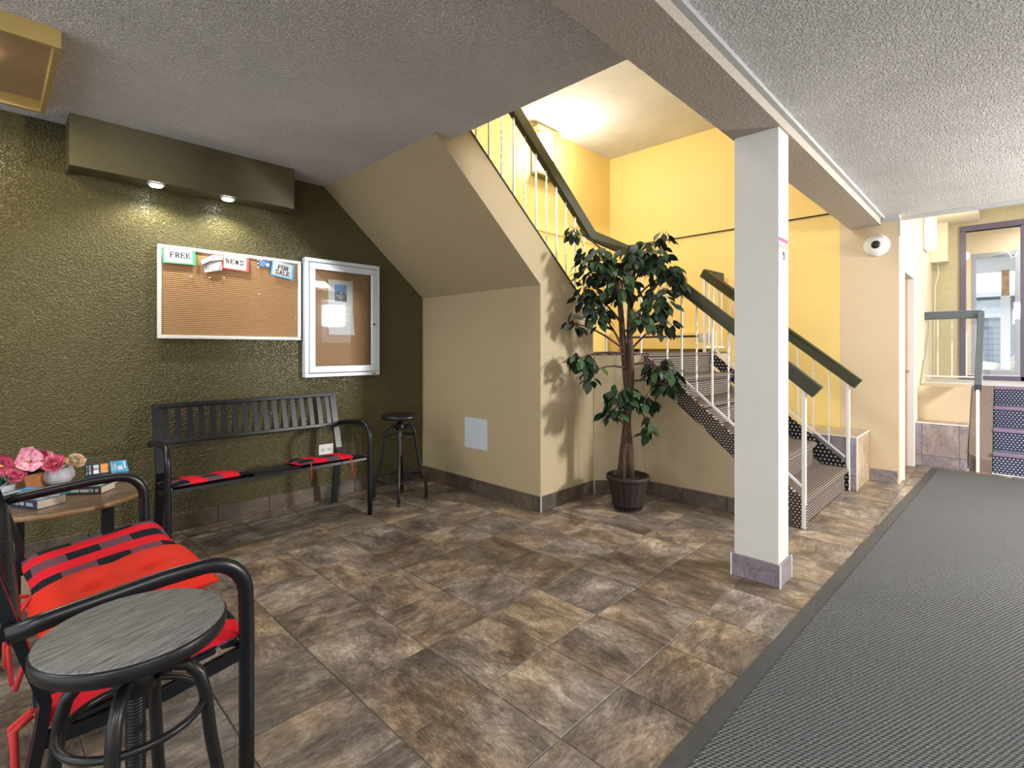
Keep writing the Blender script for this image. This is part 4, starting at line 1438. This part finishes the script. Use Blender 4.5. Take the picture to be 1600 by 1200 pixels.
for c in ((-0.03, -0.045, 0.13), (0.045, -0.01, 0.12), (-0.085, 0.02, 0.115), (0.078, -0.012, 0.12)):
    f.tube([(c[0] * 0.3, c[1] * 0.3, 0.074), c], 0.003, 5)
f.build('stem', M['leaf_bright'], tp)

# small white pot with pink flower and succulent rosette
wp = thing('succulent_pot', 'small white pot with a green succulent rosette and pink bloom at the table edge', 'pot', (0.040, 3.285, TZ))
MB().lathe([(0.032, 0), (0.042, 0.012), (0.046, 0.05), (0.043, 0.052), (0.040, 0.045)], seg=20).build('pot', M['vase'], wp)
f = MB()
petals(f, (0.035, 0.0, 0.075), 0.046, PEONY, 9, (0.3, -0.6, 0.7))
f.build('flower', M['pink'], wp)
f = MB()
petals(f, (-0.01, -0.025, 0.062), 0.045, [(7, 1.0, 15, 0.34), (6, 0.75, 40, 0.32), (4, 0.5, 65, 0.28)], 10, (-0.1, -0.5, 0.85))
f.build('succulent_rosette', M['leaf_teal'], wp)
MB().tube([(0.005, 0, 0.03), (0.035, 0, 0.075)], 0.004, 6).build('stem', M['leaf_bright'], wp)

# carton under the far end of the end-on bench
cb_ = thing('cardboard_carton', 'brown cardboard carton with white paper inside on the floor under the round side table', 'box', (0.205, 3.15, 0.001), radians(8))
mb = MB()
w_, d_, h_ = 0.09, 0.10, 0.21
mb.box(-w_, w_, -d_, -d_ + 0.005, 0, h_)
mb.box(-w_, w_, d_ - 0.005, d_, 0, h_)
mb.box(-w_, -w_ + 0.005, -d_ + 0.005, d_ - 0.005, 0, h_)
mb.box(w_ - 0.005, w_, -d_ + 0.005, d_ - 0.005, 0, h_)
mb.box(-w_ + 0.005, w_ - 0.005, -d_ + 0.005, d_ - 0.005, 0, 0.005)
mb.build('carton_walls', M['cardboard'], cb_)
bx(-0.075, 0.075, -0.085, 0.085, 0.006, 0.18, ch=0.004).build('paper_block', M['paper'], cb_)

# ------------------------------------------------------------------ lettering (slab serif strokes)
GLY = {
    'F': [((0.14, 0), (0.14, 1)), ((0.14, 1), (0.82, 1)), ((0.14, 0.52), (0.6, 0.52)), ((0, 0), (0.34, 0)), ((0, 1), (0.2, 1)), ((0.82, 1), (0.82, 0.8)), ((0.6, 0.62), (0.6, 0.42))],
    'R': [((0.14, 0), (0.14, 1)), ((0.14, 1), (0.6, 1)), ((0.6, 1), (0.78, 0.88)), ((0.78, 0.88), (0.78, 0.64)), ((0.78, 0.64), (0.6, 0.5)), ((0.14, 0.5), (0.6, 0.5)), ((0.5, 0.5), (0.86, 0)), ((0, 0), (0.34, 0)), ((0, 1), (0.2, 1)), ((0.74, 0), (0.98, 0))],
    'E': [((0.14, 0), (0.14, 1)), ((0.14, 1), (0.82, 1)), ((0.14, 0.52), (0.6, 0.52)), ((0.14, 0), (0.86, 0)), ((0, 0), (0.2, 0)), ((0, 1), (0.2, 1)), ((0.82, 1), (0.82, 0.8)), ((0.86, 0), (0.86, 0.2)), ((0.6, 0.62), (0.6, 0.42))],
    'N': [((0.16, 0), (0.16, 1)), ((0.16, 1), (0.84, 0)), ((0.84, 0), (0.84, 1)), ((0, 0), (0.32, 0)), ((0, 1), (0.2, 1)), ((0.68, 1), (1, 1))],
    'W': [((0.06, 1), (0.27, 0)), ((0.27, 0), (0.5, 0.9)), ((0.5, 0.9), (0.73, 0)), ((0.73, 0), (0.94, 1)), ((-0.06, 1), (0.2, 1)), ((0.8, 1), (1.06, 1))],
    'S': [((0.76, 0.80), (0.62, 1)), ((0.62, 1), (0.28, 1)), ((0.28, 1), (0.12, 0.84)), ((0.12, 0.84), (0.14, 0.62)), ((0.14, 0.62), (0.70, 0.42)), ((0.70, 0.42), (0.80, 0.2)), ((0.80, 0.2), (0.62, 0)), ((0.62, 0), (0.24, 0)), ((0.24, 0), (0.08, 0.2)), ((0.78, 1), (0.78, 0.74)), ((0.08, 0), (0.08, 0.26))],
    'O': [((0.3, 0), (0.66, 0)), ((0.66, 0), (0.88, 0.26)), ((0.88, 0.26), (0.88, 0.74)), ((0.88, 0.74), (0.66, 1)), ((0.66, 1), (0.3, 1)), ((0.3, 1), (0.08, 0.74)), ((0.08, 0.74), (0.08, 0.26)), ((0.08, 0.26), (0.3, 0))],
    'A': [((0.1, 0), (0.46, 1)), ((0.46, 1), (0.86, 0)), ((0.24, 0.34), (0.7, 0.34)), ((-0.04, 0), (0.26, 0)), ((0.68, 0), (1.0, 0))],
    'L': [((0.14, 0), (0.14, 1)), ((0.14, 0), (0.82, 0)), ((0, 0), (0.2, 0)), ((0, 1), (0.34, 1)), ((0.82, 0), (0.82, 0.22))],
}


def lettering(text, h, adv, y, th=0.23):
    """letters in the local xz plane facing -y, centred on x"""
    mb = MB()
    w = h * 0.70
    tot = len(text) * adv - (adv - w)
    for i, chh in enumerate(text):
        x0 = -tot / 2 + i * adv
        for (a, b) in GLY[chh]:
            A = Vector((x0 + a[0] * w, a[1] * h))
            B = Vector((x0 + b[0] * w, b[1] * h))
            d = (B - A).normalized()
            heavy = abs(d.y) > 0.5
            if chh in 'NW' and abs(d.y) > 0.5:
                heavy = d.y < 0
                if chh == 'N':
                    heavy = abs(d.x) > 0.2
            t = h * (th if heavy else th * 0.5) / 2
            n = Vector((-d.y, d.x)) * t
            e = d * h * 0.03
            q4 = [A - e + n, B + e + n, B + e - n, A - e - n]
            mb.prism([(p.x, p.y) for p in q4], 'y', y - 0.0004, y)
    return mb


# ------------------------------------------------------------------ cork board and cards
WY = YG - 0.001
bb = thing('bulletin_board', 'open ribbed cork bulletin board in a white frame on the olive wall', 'board', (0, WY, 0))
bx0, bx1, bz0, bz1 = 0.733, 1.635, 1.236, 1.828
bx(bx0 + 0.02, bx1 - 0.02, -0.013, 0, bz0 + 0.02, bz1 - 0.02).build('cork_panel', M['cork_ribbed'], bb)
for a in ((bx0, bx1, bz1 - 0.022, bz1), (bx0, bx1, bz0, bz0 + 0.022), (bx0, bx0 + 0.022, bz0 + 0.0222, bz1 - 0.0222), (bx1 - 0.022, bx1, bz0 + 0.0222, bz1 - 0.0222)):
    bx(a[0], a[1], -0.022, 0, a[2], a[3], ch=0.003).build('frame_bar', M['white'], bb)


def card(name, label, x, z, w, h, edge, face, tilt, words_, fx=(0.06, 0.90)):
    c = thing(name, label, 'card', (x, WY - 0.017, z))
    c.rotation_euler = (radians(-6), radians(tilt), 0)
    bx(-w / 2, w / 2, -0.0016, 0, -h, 0).build('backing', edge, c)
    bx(-w / 2 + fx[0] * w, -w / 2 + fx[1] * w, -0.0026, -0.0016, -h * 0.93, -h * 0.05, ch=0.0003).build('paper_face', face, c)
    for t, hh, adv, zz, xo in words_:
        l = lettering(t, hh, adv, -0.0026)
        l.xf(Matrix.Translation((xo, 0, zz)))
        l.build('lettering', M['ink'], c)
    # rope-like line drawn under and above the words
    ln = MB()
    ln.box(-0.0009, 0.0009, -0.003, -0.0026, -h * 0.28, -h * 0.06)
    ln.box(-w * 0.25, w * 0.18, -0.003, -0.0026, -h * 0.80, -h * 0.785)
    ln.build('drawn_line', M['trimgrey'], c)
    MB().ball((0, -0.006, -0.010), 0.0035, 8, 5).build('pin', M['alu'], c)
    return c


card('paper_card', 'white card reading FREE with a green border, pinned to the cork board', 0.848, 1.812, 0.182, 0.098, M['cardgreen'], M['paper'], -1, [('FREE', 0.033, 0.029, -0.058, 0.005)])
card('paper_card', 'white card reading NEWS with a red border, pinned to the cork board', 1.185, 1.814, 0.170, 0.105, M['cardred'], M['paper'], 3, [('NEWS', 0.032, 0.030, -0.064, -0.008)])
card('paper_card', 'tilted card reading FOR SALE with a cyan border, pinned to the cork board', 1.508, 1.806, 0.165, 0.118, M['cardblue'], plain('greyish_paper', (0.58, 0.60, 0.62), 0.7), 9, [('FOR', 0.031, 0.026, -0.060, 0.0), ('SALE', 0.030, 0.026, -0.098, 0.0)])
cn = thing('business_card', 'small navy blue card pinned between the NEWS and FOR SALE cards', 'card', (1.372, WY - 0.017, 1.805))
cn.rotation_euler = (radians(-4), radians(4), 0)
bx(-0.042, 0.042, -0.0015, 0, -0.050, 0).build('card_sheet', M['blue'], cn)
mb = MB()
mb.box(-0.03, 0.005, -0.002, -0.0015, -0.016, -0.012)
mb.box(-0.03, 0.012, -0.002, -0.0015, -0.028, -0.025)
mb.box(-0.03, 0.0, -0.002, -0.0015, -0.04, -0.037)
mb.build('print_lines', M['bluegrey'], cn)
MB().prism([(0.022 + 0.013 * cos(2 * pi * i / 14), -0.03 + 0.013 * sin(2 * pi * i / 14)) for i in range(14)], 'y', -0.0021, -0.0015).build('round_emblem', M['pages'], cn)
# crumpled clear bag with papers
cp = thing('clear_bag', 'crumpled clear plastic bag of scraps pinned beside the NEWS card', 'bag', (1.045, WY - 0.016, 1.80))
rb = random.Random(5)
for pts, mt_ in (([(-0.075, -0.05), (-0.01, -0.005), (0.055, 0.0), (0.05, -0.03), (-0.02, -0.045), (-0.07, -0.075)], 'paper'), ([(-0.06, -0.075), (-0.005, -0.045), (0.045, -0.04), (0.05, -0.10), (0.02, -0.105), (-0.05, -0.125)], 'vase')):
    k = 0.003 if mt_ == 'paper' else 0.0
    mb = MB()
    n = len(pts)
    fr_ = [(x, -0.008 - rb.uniform(0, 0.014) - k, z) for x, z in pts]
    bk = [(x, -0.002 - k, z) for x, z in pts]
    mb.add(fr_ + bk, [tuple(range(n)), tuple(range(2 * n - 1, n - 1, -1))] + [(i, (i + 1) % n, n + (i + 1) % n, n + i) for i in range(n)])
    mb.build('bag_fold', M[mt_], cp)
MB().ball((0.0, -0.026, -0.012), 0.004, 8, 5).build('pin', M['alu'], cp)
# loose push pins
for x, z, lab in ((0.905, 1.640, 'steel push pin under the FREE card, one of a close pair'), (0.916, 1.638, 'steel push pin under the FREE card, nearer the frame middle'), (1.021, 1.645, 'steel push pin under the clear bag'), (1.107, 1.652, 'steel push pin just below the NEWS card'),
                  (1.325, 1.800, 'topmost push pin in the row beside the NEWS card'), (1.327, 1.775, 'middle push pin in the row beside the NEWS card'), (1.327, 1.748, 'lowest push pin in the row beside the NEWS card'), (1.345, 1.800, 'push pin touching the navy card corner'), (1.332, 1.558, 'lone push pin in the middle of the cork board'), (1.592, 1.402, 'lone push pin low on the cork board')):
    p = thing('push_pin', lab, 'pin', (x, WY - 0.013, z), 0, 'push pins on the cork board')
    MB().tube([(0, 0.004, 0), (0, -0.010, 0)], 0.0012, 6).build('needle', M['alu'], p)
    MB().tube([(0, -0.008, 0), (0, -0.013, 0), (0, -0.016, 0), (0, -0.019, 0)], 0.004, 8, radii=[0.0045, 0.003, 0.003, 0.0045]).build('pin_head', M['paper'], p)

# ------------------------------------------------------------------ locked notice case
nc = thing('notice_case', 'locking notice case with a glass door beside the cork board', 'notice case', (0, WY, 0))
x0, x1, z0, z1 = 1.650, 2.283, 0.954, 1.862
D = -0.055
for a in ((x0, x1, z1 - 0.030, z1), (x0, x1, z0, z0 + 0.030), (x0, x0 + 0.030, z0 + 0.0302, z1 - 0.0302), (x1 - 0.030, x1, z0 + 0.0302, z1 - 0.0302)):
    bx(a[0], a[1], D, 0, a[2], a[3], ch=0.003).build('case_side', M['bluegrey'], nc)
bx(x0 + 0.031, x1 - 0.031, -0.012, 0, z0 + 0.031, z1 - 0.031).build('cork_back', M['cork'], nc)
dr = bpy.data.objects.new('door', None)
COL.objects.link(dr)
dr.parent = nc
i0, i1, k0, k1 = x0 + 0.034, x1 - 0.034, z0 + 0.034, z1 - 0.034
for a in ((i0, i1, k1 - 0.050, k1), (i0, i1, k0, k0 + 0.050), (i0, i0 + 0.045, k0 + 0.0502, k1 - 0.0502), (i1 - 0.045, i1, k0 + 0.0502, k1 - 0.0502)):
    bx(a[0], a[1], D - 0.004, D + 0.016, a[2], a[3], ch=0.003).build('door_rail', M['bluegrey'], dr)
bx(i0 + 0.044, i1 - 0.044, D + 0.004, D + 0.008, k0 + 0.049, k1 - 0.049).build('pane', M['glass'], dr)
MB().tube([(i1 - 0.022, D - 0.004, 1.375), (i1 - 0.022, D - 0.009, 1.375)], 0.009, 12).build('lock', M['blackiron'], dr)
bx(x1 - 0.075, x1 - 0.035, D - 0.0015, D, z0 + 0.010, z0 + 0.018).build('maker_plate', M['ink'], nc)
np_ = thing('notice_paper', 'white notice sheet with a blue mountain picture behind the case glass', 'paper', (1.955, WY - 0.0125, 1.712))
bx(-0.105, 0.105, -0.0012, 0, -0.245, 0.005).build('sheet', M['paper'], np_)
mb = MB()
mb.add([(-0.105, -0.0012, -0.246), (0.105, -0.0012, -0.246), (0.115, -0.014, -0.43), (-0.105, -0.012, -0.43), (-0.105, 0, -0.246), (0.105, 0, -0.246), (0.115, -0.012, -0.43), (-0.105, -0.010, -0.43)], [(0, 1, 2, 3), (4, 7, 6, 5), (0, 4, 5, 1), (1, 5, 6, 2), (2, 6, 7, 3), (3, 7, 4, 0)])
mb.build('lower_fold', M['paper'], np_)
bx(-0.052, 0.052, -0.0017, -0.0012, -0.165, -0.030).build('picture_sky', M['blue'], np_)
MB().prism([(-0.050, -0.158), (-0.052, -0.11), (-0.005, -0.075), (0.052, -0.105), (0.052, -0.135), (0.042, -0.166), (-0.04, -0.166)], 'y', -0.0021, -0.0017).build('mountain', M['navy'], np_)
mb = MB()
mb.prism([(0.002 + 0.010 * cos(2 * pi * i / 12), -0.094 + 0.010 * sin(2 * pi * i / 12)) for i in range(12)], 'y', -0.0025, -0.0021)
mb.build('sun_emblem', M['pages'], np_)
mb = MB()
rr_ = random.Random(2)
for i in range(7):
    xx = -0.036 + i * 0.0105
    mb.box(xx, xx + 0.003, -0.0025, -0.0021, -0.125, -0.110)
    mb.box(xx, xx + 0.008, -0.0025, -0.0021, -0.113 - 0.004 * (i % 3), -0.110 - 0.004 * (i % 3))
mb.box(-0.025, 0.025, -0.0025, -0.0021, -0.136, -0.133)
mb.build('white_lettering', M['paper'], np_)
mb = MB()
for i in range(8):
    z = -0.20 - 0.025 * i if i < 1 else -0.26 - 0.017 * i
    mb.box(-0.085, rr_.uniform(0.03, 0.085), -0.0155 if i else -0.0017, -0.0152 if i else -0.0012, z - 0.003, z)
mb.build('text_line', M['trimgrey'], np_)

# ------------------------------------------------------------------ small wall fittings
ap = thing('access_panel', 'white square access panel on the tan wall under the stair slope', 'panel', (2.7595, 3.09, 0.482))
bx(-0.004, 0, -0.135, 0.135, -0.122, 0.122, ch=0.001).build('cover_plate', M['bluegrey'], ap)
bx(-0.002, 0, -0.139, 0.139, -0.126, 0.126).build('backing_flange', M['trimgrey'], ap)
ol = thing('wall_outlet', 'white double wall outlet behind the wall bench', 'outlet', (1.838, WY, 0.385))
bx(-0.058, 0.058, -0.007, 0, -0.040, 0.040, ch=0.002).build('cover_plate', M['white'], ol)
for x in (-0.026, 0.026):
    bx(x - 0.018, x + 0.018, -0.009, -0.007, -0.014, 0.014, ch=0.001).build('socket', M['paper'], ol)
    mb = MB()
    mb.box(x - 0.008, x - 0.005, -0.0095, -0.009, -0.006, 0.006)
    mb.box(x + 0.005, x + 0.008, -0.0095, -0.009, -0.006, 0.006)
    mb.build('slot', M['dark'], ol)
cc = thing('security_camera', 'round white dome security camera on the beige wall under the beam end', 'camera', (XF - 0.0005, 0.822, 2.088))
rotm = Matrix.Rotation(radians(-90), 4, 'Y')
MB().lathe([(0.098, 0.0), (0.098, 0.008), (0.085, 0.024), (0.05, 0.034), (0.0, 0.036)], seg=28).xf(rotm).build('housing', M['white'], cc)
MB().ball((-0.030, 0.0, 0.004), (0.020, 0.036, 0.036), 16, 10).build('lens', M['dark'], cc)
for y, z in ((-0.05, 0.055), (0.0, -0.062), (-0.045, -0.052), (0.045, -0.05)):
    MB().ball((-0.024, y, z), (0.004, 0.005, 0.005), 6, 4).build('screw', M['dark'], cc)
ps = thing('wall_poster', 'narrow white poster with pink header and black emblem on the white column', 'poster', (2.772, 0.7985, 1.61))
bx(-0.074, 0.074, -0.0012, 0, -0.115, 0.115).build('sheet', M['paper'], ps)
bx(-0.072, 0.072, -0.0017, -0.0012, 0.095, 0.113).build('pink_header', M['pinkink'], ps)
bx(-0.072, 0.072, -0.0017, -0.0012, 0.064, 0.072).build('orange_band', M['orangeink'], ps)
bx(-0.072, 0.072, -0.0015, -0.0012, 0.073, 0.094).build('pink_tint', M['palepink'], ps)
MB().prism([(-0.02, 0.035), (0.0, 0.052), (0.018, 0.045), (0.022, 0.02), (0.008, 0.0), (-0.004, 0.01), (0.004, 0.025)], 'y', -0.0017, -0.0012).build('black_emblem', M['ink'], ps)
mb = MB()
for i, z in enumerate((-0.02, -0.035, -0.05, -0.065)):
    mb.box(-0.05, 0.045 - 0.02 * (i % 2), -0.0016, -0.0012, z, z + 0.006)
mb.box(-0.06, 0.05, -0.0016, -0.0012, -0.112, -0.109)
mb.build('text_line', M['trimgrey'], ps)
# door-side intercom strip above the entry ledge
iv = thing('wall_switch', 'small white wall switch above the entry landing ledge', 'switch', (7.25, 0.6595, 1.10))
bx(-0.03, 0.03, -0.006, 0, -0.05, 0.05, ch=0.002).build('plate', M['white'], iv)
bx(-0.008, 0.008, -0.012, -0.006, -0.015, 0.015, ch=0.002).build('toggle', M['paper'], iv)

# ------------------------------------------------------------------ artificial ficus
PX, PY = 3.262, 1.985
pt = thing('potted_ficus', 'tall artificial ficus tree in a dark wooden barrel pot beside the stair wall', 'plant', (PX, PY, 0.001))
Rr_ = Vector((0.6968, -0.7173, 0))
Ff_ = Vector((0.7173, 0.6968, 0))
# barrel pot of staves
n = 18
for k in range(n):
    a0, a1 = 2 * pi * k / n + 0.012, 2 * pi * (k + 1) / n - 0.012
    vs = []
    for r, z in ((0.100, 0.0), (0.148, 0.225)):
        for rr2 in (r, r - 0.012):
            for a in (a0, a1):
                vs.append((rr2 * cos(a), rr2 * sin(a), z))
    MB().add(vs, [(0, 1, 5, 4), (2, 6, 7, 3), (0, 4, 6, 2), (1, 3, 7, 5), (4, 5, 7, 6), (0, 2, 3, 1)]).build('stave', M['darkwood'], pt)
MB().lathe([(0.146, 0.215), (0.158, 0.220), (0.160, 0.240), (0.152, 0.250), (0.140, 0.246), (0.136, 0.222)], seg=30).build('rim', M['darkwood'], pt)
MB().lathe([(0.107, 0.02), (0.109, 0.034), (0.111, 0.034)], seg=24).build('hoop', M['dark'], pt)
MB().lathe([(0.137, 0.205), (0.10, 0.215), (0.05, 0.222), (0.0, 0.225)], seg=20).build('moss_top', M['moss'], pt)
rng = random.Random(11)


def pos(r, f_, z):
    return Rr_ * r + Ff_ * f_ + Vector((0, 0, z))


# twin twisting trunks, then boughs
tr1 = [(-0.050, 0.0, 0.20), (-0.030, 0.01, 0.40), (-0.012, -0.02, 0.62), (0.000, 0.0, 0.85), (-0.015, 0.02, 1.05), (-0.035, 0.01, 1.25), (-0.05, 0.0, 1.42), (-0.065, 0.0, 1.58), (-0.10, 0.01, 1.75)]
tr2 = [(0.020, 0.02, 0.20), (0.012, 0.0, 0.40), (-0.004, 0.022, 0.62), (0.012, -0.012, 0.85), (0.022, -0.01, 1.05), (0.012, 0.0, 1.25), (0.018, 0.01, 1.45), (0.03, 0.0, 1.62), (0.05, 0.0, 1.85)]
for tr in (tr1, tr2):
    n_ = len(tr)
    MB().tube([pos(*p) for p in tr], 1, 9, radii=[0.034 - 0.020 * i / n_ for i in range(n_)], up=Ff_).build('trunk', M['bark'], pt)

# boughs: (start, end, sag) with clusters of leaves along them
CL = [  # centre (side, depth, height), radii, leaf count
    ((-0.24, -0.02, 1.80), (0.17, 0.16, 0.15), 66), ((-0.40, -0.05, 2.02), (0.08, 0.05, 0.07), 9), ((-0.28, 0.05, 1.58), (0.12, 0.14, 0.12), 30),
    ((0.06, 0.0, 1.83), (0.13, 0.17, 0.14), 50), ((0.17, -0.06, 1.84), (0.12, 0.14, 0.13), 40), ((0.27, 0.0, 1.99), (0.06, 0.05, 0.06), 9),
    ((0.30, 0.02, 1.72), (0.15, 0.12, 0.09), 38), ((0.40, 0.03, 1.62), (0.06, 0.06, 0.06), 9), ((-0.06, -0.08, 1.62), (0.13, 0.14, 0.13), 44),
    ((0.20, -0.08, 1.50), (0.13, 0.15, 0.13), 48), ((0.27, 0.05, 1.35), (0.10, 0.10, 0.07), 18), ((0.06, -0.10, 1.40), (0.09, 0.10, 0.10), 16),
    ((-0.22, -0.04, 1.42), (0.11, 0.10, 0.10), 26), ((-0.40, 0.0, 1.36), (0.06, 0.05, 0.09), 9), ((-0.35, -0.06, 1.10), (0.12, 0.07, 0.05), 22),
    ((-0.27, -0.06, 1.00), (0.10, 0.06, 0.09), 14), ((-0.06, -0.12, 0.84), (0.13, 0.10, 0.09), 44), ((-0.13, -0.12, 0.72), (0.08, 0.07, 0.05), 14),
    ((0.22, -0.08, 1.02), (0.15, 0.11, 0.08), 40), ((0.25, -0.10, 0.90), (0.10, 0.08, 0.06), 18), ((0.11, -0.06, 0.80), (0.08, 0.07, 0.06), 14), ((0.13, -0.10, 0.62), (0.06, 0.05, 0.08), 10),
]
boughs = MB()
for (c, r, nl) in CL:
    c = Vector(c)
    base_z = max(0.75, min(1.75, c.z - 0.22)) if c.z > 1.2 else max(0.80, c.z + 0.02)
    b0 = Vector((0.0 if c.z < 1.4 else (-0.05 if c.x < 0 else 0.03), 0, base_z))
    mid = (b0 + c) / 2 + Vector((0, 0, 0.07))
    path = []
    for t in (0, 0.2, 0.4, 0.6, 0.8, 1.0):
        p = b0 * (1 - t) ** 2 + mid * 2 * t * (1 - t) + c * t * t
        path.append(pos(p.x, p.y, p.z))
    MB().tube(path, 1, 6, radii=[0.009, 0.008, 0.007, 0.006, 0.005, 0.003], up=(0.3, 0.2, 0.9)).build('branch', M['bark'], pt)
# leaves
leaf_me = []
for v in range(3):
    mb = MB()
    w = (0.026, 0.029, 0.023)[v]
    leaf_mb(mb, (0, 0, 0), (1, 0, 0), 0.088, w)
    mb.tube([(-0.012, 0, 0), (0.002, 0, 0)], 0.0012, 4, cap=False)
    me = mb.mesh('leaf', M['leaf'])
    leaf_me.append(me)
allp = []
for (c, r, nl) in CL:
    for _ in range(int(nl * 1.45)):
        while True:
            d = Vector((rng.uniform(-1, 1), rng.uniform(-1, 1), rng.uniform(-1, 1)))
            if d.length <= 1:
                break
        d *= (0.55 + 0.45 * rng.random())
        p = Vector((c[0] + d.x * r[0] * 1.15, c[1] + d.y * r[1] * 1.15, c[2] + d.z * r[2] * 1.15))
        out = Vector((d.x, d.y, 0))
        dirn = (out.normalized() * 0.6 if out.length > 0.01 else Vector((1, 0, 0))) + Vector((rng.uniform(-0.5, 0.5), rng.uniform(-0.5, 0.5), -0.75 + rng.uniform(-0.4, 0.5)))
        allp.append((p, dirn.normalized(), rng.uniform(-0.8, 0.8), rng.uniform(0.8, 1.15)))
rng.shuffle(allp)
allp.sort(key=lambda a: a[0].y)
stuff = MB()
twigs = MB()
bands = []
for i, (p, d, roll, s_) in enumerate(allp):
    w = pos(p.x, p.y, p.z)
    D_ = (Rr_ * d.x + Ff_ * d.y + Vector((0, 0, d.z))).normalized()
    q = D_.to_track_quat('X', 'Z') @ Matrix.Rotation(roll, 3, 'X').to_quaternion()
    if i < 296:
        o = bpy.data.objects.new('leaf', leaf_me[i % 3])
        COL.objects.link(o)
        o.parent = pt
        o.location = w
        o.rotation_mode = 'QUATERNION'
        o.rotation_quaternion = q
        o.scale = (s_, s_, s_)
    else:
        mm = MB()
        leaf_mb(mm, (0, 0, 0), (1, 0, 0), 0.088 * s_, 0.026 * s_)
        mm.xf(Matrix.Translation(w) @ q.to_matrix().to_4x4())
        stuff.add(mm.v, mm.f, True)
    if i % 2 == 0:
        cl = min(CL, key=lambda c_: (Vector(c_[0]) - p).length)
        cc_ = Vector(cl[0])
        m_ = (cc_ + p) / 2 + Vector((0, 0, 0.02))
        twigs.tube([pos(*cc_), pos(*m_), w - D_ * 0.011], 0.0016, 4, cap=False, up=(0.3, 0.5, 0.8))
stuff.build('leaves', M['leaf'], pt, kind='stuff')
twigs.build('twigs', M['bark'], pt, kind='stuff')
bpy.context.view_layer.update()
